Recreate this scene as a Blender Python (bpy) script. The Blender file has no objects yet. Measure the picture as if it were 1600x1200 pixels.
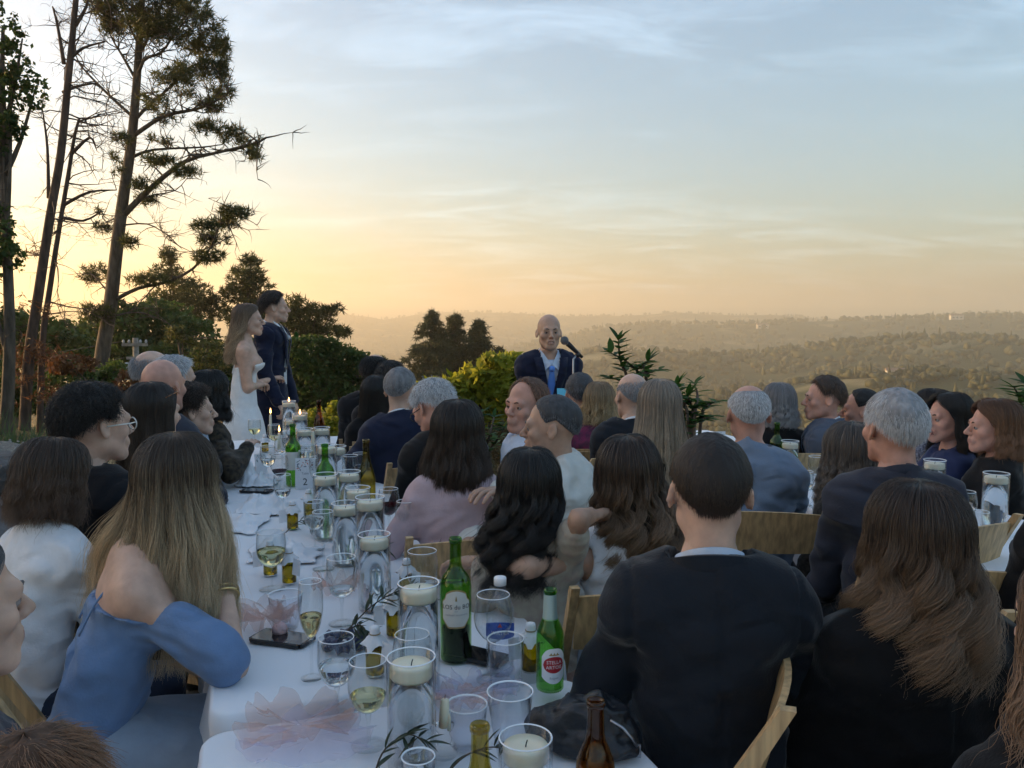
import bpy, bmesh, math, random, hashlib
import numpy as np
from mathutils import Vector, Matrix, Euler
R = math.radians
random.seed(7); rng = np.random.default_rng(7)
scene = bpy.context.scene
COL = scene.collection

# ------------------------------------------------------------------ camera
F = 1250.0                       # focal length in pixels of the 1600 px wide frame
CAMZ = 1.55
TILT = math.atan2(90.0, F)       # looking a little down: horizon at row 510
cam_d = bpy.data.cameras.new('camera'); cam = bpy.data.objects.new('camera', cam_d); COL.objects.link(cam)
cam_d.sensor_width = 36; cam_d.lens = 36*F/1600; cam_d.clip_start = 0.05; cam_d.clip_end = 40000
cam.location = (0, 0, CAMZ); cam.rotation_euler = (math.pi/2-TILT, 0, 0)
scene.camera = cam
# ------------------------------------------------------------------ daylight: a low sun, ahead and to the left
SUN_AZ = R(-72); SUN_EL = R(5.0)
world = bpy.data.worlds.new('World'); scene.world = world; world.use_nodes = True
VEIL = .46; VEIL_STREAK = 1.5; VEIL_COL = (.62, .80, .99)
def build_world():
    nt = world.node_tree; N = nt.nodes; L = nt.links; N.clear()
    out = N.new('ShaderNodeOutputWorld'); bg = N.new('ShaderNodeBackground'); bg.inputs[1].default_value = 0.15
    sky = N.new('ShaderNodeTexSky'); sky.sky_type = 'NISHITA'; sky.sun_disc = False
    sky.sun_elevation = SUN_EL; sky.sun_rotation = SUN_AZ; sky.altitude = 150; sky.air_density = 1.25; sky.dust_density = 2.6; sky.ozone_density = 3.0
    # thin high cirrus, streaked sideways, everywhere on the dome
    tc = N.new('ShaderNodeTexCoord'); sep = N.new('ShaderNodeSeparateXYZ'); L.new(tc.outputs['Generated'], sep.inputs[0])
    def m(op, a, b=None, clamp=False):
        n = N.new('ShaderNodeMath'); n.operation = op; n.use_clamp = clamp
        for i, v in enumerate((a, b)):
            if v is None: continue
            if isinstance(v, (int, float)): n.inputs[i].default_value = v
            else: L.new(v, n.inputs[i])
        return n.outputs[0]
    z = m('ADD', m('MAXIMUM', sep.outputs[2], 0.0), 0.14)
    u = m('DIVIDE', sep.outputs[0], z); v = m('DIVIDE', sep.outputs[1], z)
    cmb = N.new('ShaderNodeCombineXYZ'); L.new(u, cmb.inputs[0]); L.new(v, cmb.inputs[1])
    mp = N.new('ShaderNodeMapping'); mp.inputs['Rotation'].default_value = (0, 0, R(-24)); mp.inputs['Scale'].default_value = (0.8, 1.9, 1); L.new(cmb.outputs[0], mp.inputs[0])
    n1 = N.new('ShaderNodeTexNoise'); n1.inputs['Scale'].default_value = 2.2; n1.inputs['Detail'].default_value = 9; n1.inputs['Roughness'].default_value = .62; n1.inputs['Distortion'].default_value = .7; L.new(mp.outputs[0], n1.inputs['Vector'])
    n2 = N.new('ShaderNodeTexNoise'); n2.inputs['Scale'].default_value = 0.35; n2.inputs['Detail'].default_value = 3; L.new(mp.outputs[0], n2.inputs['Vector'])
    r1 = N.new('ShaderNodeMapRange'); r1.inputs[1].default_value = .46; r1.inputs[2].default_value = .80; L.new(n1.outputs[0], r1.inputs[0])
    r2 = N.new('ShaderNodeMapRange'); r2.inputs[1].default_value = .38; r2.inputs[2].default_value = .62; L.new(n2.outputs[0], r2.inputs[0])
    fac = m('ADD', m('MULTIPLY', m('MULTIPLY', r1.outputs[0], r2.outputs[0]), VEIL_STREAK), VEIL)
    # thin bright veil of ice cloud lit by the low sun, added to the clear sky
    vc = N.new('ShaderNodeVectorMath'); vc.operation = 'SCALE'; vc.inputs[0].default_value = VEIL_COL; L.new(fac, vc.inputs['Scale'])
    ad = N.new('ShaderNodeVectorMath'); ad.operation = 'ADD'; L.new(sky.outputs[0], ad.inputs[0]); L.new(vc.outputs[0], ad.inputs[1])
    L.new(ad.outputs[0], bg.inputs[0]); L.new(bg.outputs[0], out.inputs[0])
build_world()
sd = bpy.data.lights.new('sun', 'SUN'); sun = bpy.data.objects.new('sun', sd); COL.objects.link(sun)
sd.energy = 5.0; sd.angle = R(0.55); sd.color = (1.0, .64, .28)
sdir = Vector((math.sin(SUN_AZ)*math.cos(SUN_EL), math.cos(SUN_AZ)*math.cos(SUN_EL), math.sin(SUN_EL)))
sun.rotation_euler = sdir.to_track_quat('Z', 'Y').to_euler(); sun.location = (-20, 20, 30)
vs = scene.view_settings; vs.view_transform = 'Standard'; vs.look = 'None'; vs.gamma = 1.0; vs.use_curve_mapping = False
vs.exposure = 1.55
cy = scene.cycles
cy.use_denoising = True; cy.max_bounces = 8; cy.diffuse_bounces = 3; cy.glossy_bounces = 4; cy.transmission_bounces = 8
cy.transparent_max_bounces = 24; cy.volume_bounces = 1; cy.caustics_reflective = False; cy.caustics_refractive = False
cy.sample_clamp_indirect = 4.0; cy.use_adaptive_sampling = True; cy.adaptive_threshold = 0.015

# ------------------------------------------------------------------ helpers
def at(px, py, Y):
    """point on the sight line of a pixel at ground distance Y"""
    dx, dy = (px-800)/F, (600-py)/F
    c, s = math.cos(TILT), math.sin(TILT)
    d = Vector((dx, c+dy*s, -s+dy*c))
    return Vector((0, 0, CAMZ)) + d*(Y/d.y)
def on_plane(px, py, z):
    p = at(px, py, 1.0); d = p-Vector((0, 0, CAMZ)); return Vector((0, 0, CAMZ))+d*((z-CAMZ)/d.z)
def tag(o, label=None, cat=None, group=None, kind=None):
    if label: o['label'] = label
    if cat: o['category'] = cat
    if group: o['group'] = group
    if kind: o['kind'] = kind
    return o
def empty(name, loc=(0, 0, 0), rz=0.0, label=None, cat=None, group=None):
    o = bpy.data.objects.new(name, None); COL.objects.link(o); o.location = loc; o.rotation_euler = (0, 0, rz)
    o.empty_display_size = .05
    return tag(o, label, cat, group)
def mesh_obj(name, verts, faces, mats=None, parent=None, smooth=True, mi=None):
    me = bpy.data.meshes.new(name)
    verts = np.asarray(verts, dtype=np.float32).reshape(-1, 3)
    if isinstance(faces, np.ndarray):
        nf, k = faces.shape
        me.vertices.add(len(verts)); me.vertices.foreach_set('co', verts.ravel())
        me.loops.add(nf*k); me.loops.foreach_set('vertex_index', faces.astype(np.int32).ravel())
        me.polygons.add(nf); me.polygons.foreach_set('loop_start', np.arange(0, nf*k, k, dtype=np.int32))
        me.update(calc_edges=True)
    else:
        me.from_pydata([tuple(map(float, v)) for v in verts], [], faces); me.update()
    me.polygons.foreach_set('use_smooth', np.full(len(me.polygons), smooth, dtype=bool))
    for m_ in (mats if isinstance(mats, (list, tuple)) else [mats]):
        if m_: me.materials.append(m_)
    if mi is not None: me.polygons.foreach_set('material_index', np.asarray(mi, dtype=np.int32))
    o = bpy.data.objects.new(name, me); COL.objects.link(o)
    if parent: o.parent = parent
    return o
class MB:
    """collects shapes for one mesh"""
    def __init__(s): s.v = []; s.f = []; s.m = []
    def add(s, vs, fs, mat=0):
        b = len(s.v); s.v.extend([tuple(v) for v in vs]); s.f.extend([tuple(i+b for i in f) for f in fs]); s.m.extend([mat]*len(fs)); return s
    def box(s, c, size, rot=None, mat=0, taper=1.0):
        x, y, z = [k/2 for k in size]
        vs = [Vector((sx*x*(taper if sz > 0 else 1), sy*y*(taper if sz > 0 else 1), sz*z)) for sz in (-1, 1) for sx, sy in ((-1, -1), (1, -1), (1, 1), (-1, 1))]
        if rot is not None: vs = [rot @ v for v in vs]
        c = Vector(c)
        return s.add([v+c for v in vs], [(3, 2, 1, 0), (4, 5, 6, 7), (0, 1, 5, 4), (1, 2, 6, 5), (2, 3, 7, 6), (3, 0, 4, 7)], mat)
    def tube(s, pts, rad, n=8, mat=0, caps=True):
        pts = [Vector(p) for p in pts]; b = len(s.v); up = Vector((0, 0, 1)); last = None
        for i, p in enumerate(pts):
            t = (pts[min(i+1, len(pts)-1)]-pts[max(i-1, 0)]).normalized()
            if last is None:
                a = t.cross(up if abs(t.z) < .95 else Vector((1, 0, 0))).normalized()
            else:
                a = (last-t*last.dot(t)).normalized()
            last = a; c = t.cross(a); r = rad[i] if hasattr(rad, '__len__') else rad
            for k in range(n):
                g = 2*math.pi*k/n; s.v.append(tuple(p+a*(r*math.cos(g))+c*(r*math.sin(g))))
        for i in range(len(pts)-1):
            for k in range(n):
                s.f.append((b+i*n+k, b+i*n+(k+1) % n, b+(i+1)*n+(k+1) % n, b+(i+1)*n+k)); s.m.append(mat)
        if caps:
            s.f.append(tuple(b+k for k in reversed(range(n)))); s.m.append(mat)
            s.f.append(tuple(b+(len(pts)-1)*n+k for k in range(n))); s.m.append(mat)
        return s
    def lathe(s, prof, n=24, c=(0, 0, 0), mat=0, mats=None):
        b = len(s.v); cx, cy_, cz = c
        for r, z in prof:
            for k in range(n):
                g = 2*math.pi*k/n; s.v.append((cx+r*math.cos(g), cy_+r*math.sin(g), cz+z))
        for i in range(len(prof)-1):
            for k in range(n):
                s.f.append((b+i*n+k, b+i*n+(k+1) % n, b+(i+1)*n+(k+1) % n, b+(i+1)*n+k)); s.m.append(mats[i] if mats else mat)
        return s
    def build(s, name, mats, parent=None, smooth=False):
        return mesh_obj(name, s.v, s.f, mats, parent, smooth, s.m)
# --- vectorised value noise
def vnoise(p, seed=0):
    p = np.asarray(p, dtype=np.float64); i = np.floor(p).astype(np.int64); f = p-i; f = f*f*(3-2*f)
    def h(a, b, c):
        n = (a*374761393+b*668265263+c*2147483647+seed*974634777) & 0xffffffff
        n = ((n ^ (n >> 13))*1274126177) & 0xffffffff
        return ((n ^ (n >> 16)) & 0xffff)/65535.0
    x, y, z = i[..., 0], i[..., 1], i[..., 2]; r = 0
    for dx in (0, 1):
        for dy in (0, 1):
            for dz in (0, 1):
                w = (f[..., 0] if dx else 1-f[..., 0])*(f[..., 1] if dy else 1-f[..., 1])*(f[..., 2] if dz else 1-f[..., 2])
                r = r+w*h(x+dx, y+dy, z+dz)
    return r*2-1
def fbm(p, oct=4, seed=0):
    r = 0; a = 1.0
    for k in range(oct): r = r+a*vnoise(np.asarray(p)*2**k+k*7.3, seed+k); a *= .5
    return r
# --- materials
MATS = {}
def mat(name, col, rough=.8, noise=0.0, nscale=20, bump=0.0, bscale=60, metal=0, spec=.5, trans=0, sheen=0, col2=None, emit=None, coat=0, subsurf=0, detail=6, stretch=None, bdist=.01):
    if name in MATS: return MATS[name]
    m = bpy.data.materials.new(name); m.use_nodes = True; nt = m.node_tree; N = nt.nodes; L = nt.links
    b = N['Principled BSDF']; b.inputs['Base Color'].default_value = (*col, 1); b.inputs['Roughness'].default_value = rough; b.inputs['Metallic'].default_value = metal
    b.inputs['Specular IOR Level'].default_value = spec
    if trans: b.inputs['Transmission Weight'].default_value = trans
    if sheen: b.inputs['Sheen Weight'].default_value = sheen; b.inputs['Sheen Roughness'].default_value = .4
    if coat: b.inputs['Coat Weight'].default_value = coat
    if subsurf: b.inputs['Subsurface Weight'].default_value = subsurf; b.inputs['Subsurface Radius'].default_value = (.012, .005, .003); b.inputs['Subsurface Scale'].default_value = 1.0
    if emit: b.inputs['Emission Color'].default_value = (*emit[:3], 1); b.inputs['Emission Strength'].default_value = emit[3]
    tc = N.new('ShaderNodeTexCoord'); vec = tc.outputs['Object']
    if stretch:
        mp = N.new('ShaderNodeMapping'); mp.inputs['Scale'].default_value = stretch; L.new(vec, mp.inputs[0]); vec = mp.outputs[0]
    if noise or col2:
        n = N.new('ShaderNodeTexNoise'); n.inputs['Scale'].default_value = nscale; n.inputs['Detail'].default_value = detail; L.new(vec, n.inputs['Vector'])
        cr = N.new('ShaderNodeValToRGB'); cr.color_ramp.elements[0].position = .32; cr.color_ramp.elements[1].position = .68
        c0 = tuple(c*(1-noise) for c in col); c1 = col2 if col2 else tuple(min(1, c*(1+noise)) for c in col)
        cr.color_ramp.elements[0].color = (*c0, 1); cr.color_ramp.elements[1].color = (*c1, 1)
        L.new(n.outputs[0], cr.inputs[0]); L.new(cr.outputs[0], b.inputs['Base Color'])
    if bump:
        n = N.new('ShaderNodeTexNoise'); n.inputs['Scale'].default_value = bscale; n.inputs['Detail'].default_value = 5; L.new(vec, n.inputs['Vector'])
        bp = N.new('ShaderNodeBump'); bp.inputs['Strength'].default_value = bump; bp.inputs['Distance'].default_value = bdist
        L.new(n.outputs[0], bp.inputs['Height']); L.new(bp.outputs[0], b.inputs['Normal'])
    MATS[name] = m; return m
def wrinkle(m, scale=7.0, dist=.02, strength=.55, stretch=(1, 1, 1.9)):
    # soft drapery creases under the weave
    nt = m.node_tree; N = nt.nodes; L = nt.links; b = N['Principled BSDF']; tc = N.new('ShaderNodeTexCoord'); mp = N.new('ShaderNodeMapping'); mp.inputs['Scale'].default_value = stretch; mp.inputs['Rotation'].default_value = (0, R(28), 0); L.new(tc.outputs['Object'], mp.inputs[0])
    n = N.new('ShaderNodeTexNoise'); n.noise_type = 'RIDGED_MULTIFRACTAL' if 'RIDGED_MULTIFRACTAL' in [e.identifier for e in n.bl_rna.properties['noise_type'].enum_items] else 'FBM'; n.inputs['Scale'].default_value = scale; n.inputs['Detail'].default_value = 2.0; n.inputs['Distortion'].default_value = 1.1; L.new(mp.outputs[0], n.inputs['Vector'])
    bp = N.new('ShaderNodeBump'); bp.inputs['Strength'].default_value = strength; bp.inputs['Distance'].default_value = dist; L.new(n.outputs[0], bp.inputs['Height'])
    for l in list(b.inputs['Normal'].links): L.new(l.from_socket, bp.inputs['Normal'])
    L.new(bp.outputs[0], b.inputs['Normal']); return m
# ------------------------------------------------------------------ terrain: hilltop terrace, valley, ridges beyond
def px_az(px): return math.atan2(px-800, F)
def ridge(keys, D):
    az = [px_az(k[0]) for k in keys]; h = [CAMZ+(510-k[1])/F*D for k in keys]
    return lambda a: np.interp(a, az, h)
RA = ridge([(-900, 478), (-300, 485), (300, 488), (480, 486), (540, 491), (600, 500), (650, 492), (700, 488), (800, 489), (860, 494), (910, 497), (1000, 491), (1050, 487), (1100, 490), (1200, 493), (1280, 499), (1350, 497), (1450, 494), (1700, 492), (2500, 488)], 5200)
RB = ridge([(-900, 520), (300, 545), (700, 560), (800, 545), (880, 530), (940, 514), (1010, 507), (1100, 504), (1200, 502), (1300, 501), (1380, 498), (1450, 496), (1600, 494), (1900, 494), (2500, 500)], 3000)
RC = ridge([(-900, 545), (300, 590), (700, 585), (850, 560), (960, 545), (1040, 548), (1120, 552), (1200, 548), (1290, 538), (1360, 531), (1450, 530), (1600, 534), (1900, 540), (2500, 560)], 1500)
RD = ridge([(-900, 600), (500, 640), (800, 650), (1000, 650), (1150, 620), (1300, 592), (1400, 585), (1600, 578), (1900, 585), (2500, 600)], 760)
def terrain(x, y):
    x = np.asarray(x, dtype=np.float64); y = np.asarray(y, dtype=np.float64)
    d = np.hypot(x, y); a = np.arctan2(x, y)
    base = np.interp(d, [0, 4.4, 6, 8, 11, 16, 30, 60, 120, 300, 600, 900, 2000, 4000, 6500, 9000, 12000], [0, 0, -.09, -.2, -.7, -1.8, -4.2, -10, -24, -62, -96, -110, -120, -110, -90, -60, -60])
    # the hilltop carries on to the left, behind the couple, and behind the camera
    left = np.clip((-a-R(8))/R(30), 0, 1); left = left*left*(3-2*left)
    back = np.clip((np.abs(a)-R(75))/R(40), 0, 1)
    keep = np.maximum(left*.72, back)
    hilltop = np.interp(d, [0, 9, 20, 60, 140, 400, 900, 12000], [0, 0, .1, -2, -14, -60, -100, -100])
    z = base*(1-keep)+hilltop*keep
    for Rf, D, w in ((RA, 5200, 900), (RB, 3000, 560), (RC, 1500, 330), (RD, 760, 210)):
        w_ = np.where(d < D, w, w*1.15)
        g = np.exp(-((d-D)/w_)**2); tgt = Rf(a)
        z = z+g*np.maximum(tgt-z, -40)*np.where(d > 250, 1, 0)
    amp = np.clip((d-200)/1500, 0, 1)*9
    P = np.stack([x/420, y/420, np.zeros_like(x)], -1); z = z+amp*fbm(P, 4, 3)
    P = np.stack([x/6, y/6, np.zeros_like(x)], -1); z = z+np.clip((d-9)/20, 0, 1)*.25*vnoise(P, 5)*(d < 400)
    # bank at the left of the terrace
    bank = np.clip((-x-2.75)/1.1, 0, 1); z = z+bank*bank*(3-2*bank)*.75*np.clip((9-y)/3, 0, 1)*np.clip((y-3.2)/1.0, 0, 1)
    return z
def build_ground():
    na = 320; az = np.concatenate([np.linspace(-math.pi, -R(42), 60)[:-1], np.linspace(-R(42), R(42), na), np.linspace(R(42), math.pi, 60)[1:]])
    rr = np.concatenate([np.linspace(.4, 14, 46), np.geomspace(14.6, 9000, 150)])
    A, D = np.meshgrid(az, rr); X = D*np.sin(A); Y = D*np.cos(A); Z = terrain(X, Y)
    V = np.stack([X, Y, Z], -1).reshape(-1, 3); nA = len(az)
    i, j = np.meshgrid(np.arange(len(rr)-1), np.arange(nA-1), indexing='ij'); q = (i*nA+j).ravel()
    Fq = np.stack([q, q+1, q+nA+1, q+nA], -1)[:, ::-1]
    # centre fan
    c = len(V); V = np.vstack([V, [[0, 0, 0]]]);
    o = mesh_obj('ground', V, Fq, None, None, True)
    bm = bmesh.new(); bm.from_mesh(o.data); bm.verts.ensure_lookup_table()
    for k in range(nA-1): bm.faces.new((bm.verts[c], bm.verts[k], bm.verts[k+1]))
    bmesh.ops.remove_doubles(bm, verts=[v for v in bm.verts if v.co.length < 9001 and abs(v.co.x) < 1e-3 and v.co.y < 0], dist=1e-4)
    bmesh.ops.recalc_face_normals(bm, faces=bm.faces[:]); bm.to_mesh(o.data); bm.free()
    for p in o.data.polygons: p.use_smooth = True
    m = bpy.data.materials.new('earth'); m.use_nodes = True; N = m.node_tree.nodes; L = m.node_tree.links; b = N['Principled BSDF']; b.inputs['Roughness'].default_value = .95; b.inputs['Specular IOR Level'].default_value = .15
    geo = N.new('ShaderNodeNewGeometry')
    def noise(s, det=6, src=None):
        n = N.new('ShaderNodeTexNoise'); n.inputs['Scale'].default_value = s; n.inputs['Detail'].default_value = det; L.new(src or geo.outputs['Position'], n.inputs['Vector']); return n.outputs[0]
    def ramp(f, a, ca, b_, cb):
        r = N.new('ShaderNodeValToRGB'); e = r.color_ramp.elements; e[0].position = a; e[0].color = (*ca, 1); e[1].position = b_; e[1].color = (*cb, 1); L.new(f, r.inputs[0]); return r.outputs[0]
    def mix(f, a, c):
        n = N.new('ShaderNodeMix'); n.data_type = 'RGBA'; L.new(f, n.inputs[0]); L.new(a, n.inputs[6]); L.new(c, n.inputs[7]); return n.outputs[2]
    gravel = mix(noise(1.2), ramp(noise(70, 3), .35, (.13, .115, .10), .68, (.33, .30, .26)), ramp(noise(35, 8), .3, (.16, .14, .115), .7, (.29, .26, .22)))
    hill = mix(ramp(noise(.006, 5), .54, (0, 0, 0), .63, (1, 1, 1)), ramp(noise(.03, 8), .35, (.028, .035, .012), .7, (.07, .07, .026)), ramp(noise(.02, 8), .3, (.19, .15, .07), .7, (.30, .24, .12)))
    ln = N.new('ShaderNodeVectorMath'); ln.operation = 'LENGTH'; L.new(geo.outputs['Position'], ln.inputs[0])
    mr = N.new('ShaderNodeMapRange'); mr.inputs[1].default_value = 8.5; mr.inputs[2].default_value = 15; L.new(ln.outputs['Value'], mr.inputs[0])
    col = mix(mr.outputs[0], gravel, hill); L.new(col, b.inputs['Base Color'])
    bp = N.new('ShaderNodeBump'); bp.inputs['Strength'].default_value = .7; bp.inputs['Distance'].default_value = .02; L.new(noise(55, 6), bp.inputs['Height']); L.new(bp.outputs[0], b.inputs['Normal'])
    o.data.materials.clear(); o.data.materials.append(m)
    tag(o, kind='structure'); return o
ground = build_ground()
def gz(x, y): return float(terrain(np.array([x]), np.array([y]))[0])
# --- foliage material: leaf colour varied per clump, light passes through
def leaf_mat(name, c1, c2, trans=.35, scale=.8):
    m = bpy.data.materials.new(name); m.use_nodes = True; N = m.node_tree.nodes; L = m.node_tree.links; N.clear()
    out = N.new('ShaderNodeOutputMaterial'); d = N.new('ShaderNodeBsdfPrincipled'); t = N.new('ShaderNodeBsdfTranslucent'); mx = N.new('ShaderNodeMixShader'); mx.inputs[0].default_value = trans
    d.inputs['Roughness'].default_value = .55; d.inputs['Specular IOR Level'].default_value = .3
    g = N.new('ShaderNodeNewGeometry'); n = N.new('ShaderNodeTexNoise'); n.inputs['Scale'].default_value = scale; n.inputs['Detail'].default_value = 4; L.new(g.outputs['Position'], n.inputs['Vector'])
    r = N.new('ShaderNodeValToRGB'); r.color_ramp.elements[0].position = .35; r.color_ramp.elements[1].position = .68; r.color_ramp.elements[0].color = (*c1, 1); r.color_ramp.elements[1].color = (*c2, 1); L.new(n.outputs[0], r.inputs[0])
    L.new(r.outputs[0], d.inputs['Base Color']); L.new(r.outputs[0], t.inputs['Color']); L.new(d.outputs[0], mx.inputs[1]); L.new(t.outputs[0], mx.inputs[2]); L.new(mx.outputs[0], out.inputs[0])
    return m
M_FAR = leaf_mat('far_foliage', (.045, .045, .014), (.12, .11, .032), .3, .03)
M_OAK = leaf_mat('oak_leaves', (.034, .064, .014), (.105, .150, .034), .42)
M_PINE = leaf_mat('pine_needles', (.040, .052, .014), (.120, .118, .032), .45)
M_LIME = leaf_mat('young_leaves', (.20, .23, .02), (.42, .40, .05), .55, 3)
M_LAUREL = leaf_mat('laurel_leaves', (.030, .085, .015), (.085, .18, .035), .4, 3)
M_CONIF = leaf_mat('conifer_needles', (.030, .042, .018), (.070, .080, .032), .3)
M_RUST = leaf_mat('dead_needles', (.12, .05, .02), (.22, .10, .04), .3)
M_GRASS = leaf_mat('dry_grass', (.05, .09, .03), (.14, .16, .06), .3, 2)
M_BARK = mat('bark', (.10, .075, .055), .95, .5, 9, .8, 25, stretch=(1, 1, .25), bdist=.03)
M_BARKD = mat('dead_bark', (.085, .055, .042), .95, .5, 9, .8, 25, stretch=(1, 1, .25), bdist=.03)
# --- woods on the far slopes: one mass nobody could count
def ico(sub=1):
    bm = bmesh.new(); bmesh.ops.create_icosphere(bm, subdivisions=sub, radius=1); v = np.array([x.co[:] for x in bm.verts]); f = np.array([[x.index for x in q.verts] for q in bm.faces]); bm.free(); return v, f
_t = (1+5**.5)/2; IC0 = np.array([(-1, _t, 0), (1, _t, 0), (-1, -_t, 0), (1, -_t, 0), (0, -1, _t), (0, 1, _t), (0, -1, -_t), (0, 1, -_t), (_t, 0, -1), (_t, 0, 1), (-_t, 0, -1), (-_t, 0, 1)])/math.hypot(1, _t); IF0 = np.array([(0, 11, 5), (0, 5, 1), (0, 1, 7), (0, 7, 10), (0, 10, 11), (1, 5, 9), (5, 11, 4), (11, 10, 2), (10, 7, 6), (7, 1, 8), (3, 9, 4), (3, 4, 2), (3, 2, 6), (3, 6, 8), (3, 8, 9), (4, 9, 5), (2, 4, 11), (6, 2, 10), (8, 6, 7), (9, 8, 1)])
IC1, IF1 = ico(1); IC2, IF2 = ico(2)
def scatter_woods():
    Vs = []; Fs = []; nb = 0
    n = 22000
    a = rng.uniform(-R(37), R(37), n); d = np.exp(rng.uniform(math.log(260), math.log(5400), n)); x = d*np.sin(a); y = d*np.cos(a)
    dens = vnoise(np.stack([x/130, y/130, np.zeros(n)], -1), 11)*.6+vnoise(np.stack([x/40, y/40, np.zeros(n)], -1), 12)*.5
    keep = dens > -.34; x, y, d = x[keep], y[keep], d[keep]; z = terrain(x, y)
    for i in range(len(x)):
        conif = rng.random() < .2; h = rng.uniform(6, 13)*(1.5 if conif else 1)*(1+.35*(d[i] > 2500)); w = h*(.22 if conif else rng.uniform(.45, .75))
        k = 3 if d[i] < 900 else 1
        for j in range(k):
            Vb, Fb = (IC1, IF1) if d[i] < 360 else (IC0, IF0)
            v = Vb*(1+(.16 if k > 1 else .28)*rng.standard_normal((len(Vb), 1))); v = v*np.array([w, w, h*.52])*(1 if k == 1 else rng.uniform(.38, .66))
            if conif: v[:, :2] *= np.clip(1.15-(v[:, 2:3]/(h*.52)+1)*.55, .05, 1.2)
            off = np.array([0, 0, h*.42]) if k == 1 or conif else np.array([rng.normal()*w*.55, rng.normal()*w*.55, h*rng.uniform(.3, .6)])
            Vs.append(v+np.array([x[i], y[i], z[i]])+off); Fs.append(Fb+nb); nb += len(v)
    return tag(mesh_obj('hillside_woods', np.vstack(Vs), np.vstack(Fs), M_FAR, None, True), 'hazy woods covering the valley and far hills', 'woods', kind='stuff')
woods = scatter_woods()
# --- houses across the valley
M_HW = mat('house_wall', (.62, .56, .48), .8, .15, 2); M_HR = mat('house_roof', (.26, .17, .12), .85, .2, 2); M_PANE = mat('house_pane', (.05, .06, .08), .15)
def far_house(px, D, w, lab, rot=0.3, roofc=M_HR):
    x = math.tan(px_az(px))*D; z = gz(x, D)
    h = empty('hillside_house', (x, D, z-.3), rot, lab, 'house', 'houses on the far slopes')
    a, b, c = w, w*.6, w*.36
    MB().box((0, 0, c/2), (a, b, c)).build('wall', M_HW, h)
    MB().add([(-a/2-.5, -b/2-.6, c+.02), (a/2+.5, -b/2-.6, c+.02), (a/2+.5, b/2+.6, c+.02), (-a/2-.5, b/2+.6, c+.02), (-a/2-.5, 0, c+b*.28), (a/2+.5, 0, c+b*.28)], [(0, 1, 5, 4), (2, 3, 4, 5), (1, 2, 5), (3, 0, 4), (3, 2, 1, 0)]).build('roof', roofc, h)
    for k in range(3): MB().box(((k-1)*a*.3, -b/2-.03, c*.55), (a*.14, .12, c*.35)).build('window', M_PANE, h)
for px, D, w, lab in ((1258, 905, 26, 'long pale flat house below the grassy knoll across the valley'), (1400, 700, 15, 'small house with brown roof on the wooded slope above the seated men'), (1352, 840, 17, 'tan house beside the pale clearing on the slope'), (1470, 1080, 20, 'pale house high on the wooded slope at the right'), (1132, 1020, 17, 'lone pale house low in the hazy valley'), (1560, 980, 17, 'pale house half hidden in trees near the right ridge'), (1190, 2650, 36, 'tiny pale house on the distant hazy ridge side'), (1492, 2500, 36, 'tiny house near the top of the distant right ridge')):
    far_house(px, D, w, lab, rng.uniform(-.5, .5))
# --- haze
def build_haze():
    o = MB().box((0, 0, 0), (2, 2, 2)).build('haze', None)
    o.scale = (9500, 9500, 210); o.location = (0, 0, 35)
    m = bpy.data.materials.new('haze'); m.use_nodes = True; N = m.node_tree.nodes; L = m.node_tree.links; N.clear()
    out = N.new('ShaderNodeOutputMaterial'); v = N.new('ShaderNodeVolumePrincipled'); v.inputs['Density'].default_value = HAZE; v.inputs['Anisotropy'].default_value = .5; v.inputs['Color'].default_value = (1.0, .88, .68, 1)
    L.new(v.outputs[0], out.inputs['Volume']); o.data.materials.clear(); o.data.materials.append(m)
    tag(o, 'pale evening haze filling the valley', 'haze', kind='stuff'); return o
HAZE = 3.5e-4
build_haze()
# ------------------------------------------------------------------ vegetation
def leaf_cloud(lobes, n, size, seed=0, cull=.0, shell=.55, flat=0.0, elong=1.6, nfreq=None, split=False):
    """n leaf quads spread through ellipsoid lobes [(centre, radii)], uneven, with gaps"""
    g = np.random.default_rng(seed); vol = np.array([l[1][0]*l[1][1]*l[1][2] for l in lobes])**.7; vol /= vol.sum()
    k = g.choice(len(lobes), n, p=vol); C = np.array([l[0] for l in lobes])[k]; Rr = np.array([l[1] for l in lobes])[k]
    d = g.standard_normal((n, 3)); d /= np.linalg.norm(d, axis=1, keepdims=True); r = g.random(n)**(1/3); r = shell+(1-shell)*r; r *= 1+.10*g.standard_normal(n)
    P = C+d*Rr*r[:, None]
    if cull > -1:
        f = nfreq or 2.2/np.mean(Rr); nn = vnoise(P*f, seed+3)+.5*vnoise(P*f*2.3, seed+4); P = P[nn > cull-.45]; d = d[nn > cull-.45]
    n = len(P); u = g.standard_normal((n, 3))+d*.3; u[:, 2] *= (1-flat); u /= np.linalg.norm(u, axis=1, keepdims=True)
    w = g.standard_normal((n, 3)); w[:, 2] *= (1-flat); w -= u*np.sum(u*w, 1, keepdims=True); w /= np.linalg.norm(w, axis=1, keepdims=True)
    s = (size*(.55+.9*g.random(n)))[:, None]
    V = np.stack([P-u*s*.5*elong, P+w*s*.42, P+u*s*.5*elong, P-w*s*.42], 1).reshape(-1, 3)
    Fq = np.arange(4*n).reshape(-1, 4)
    return V, Fq
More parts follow.
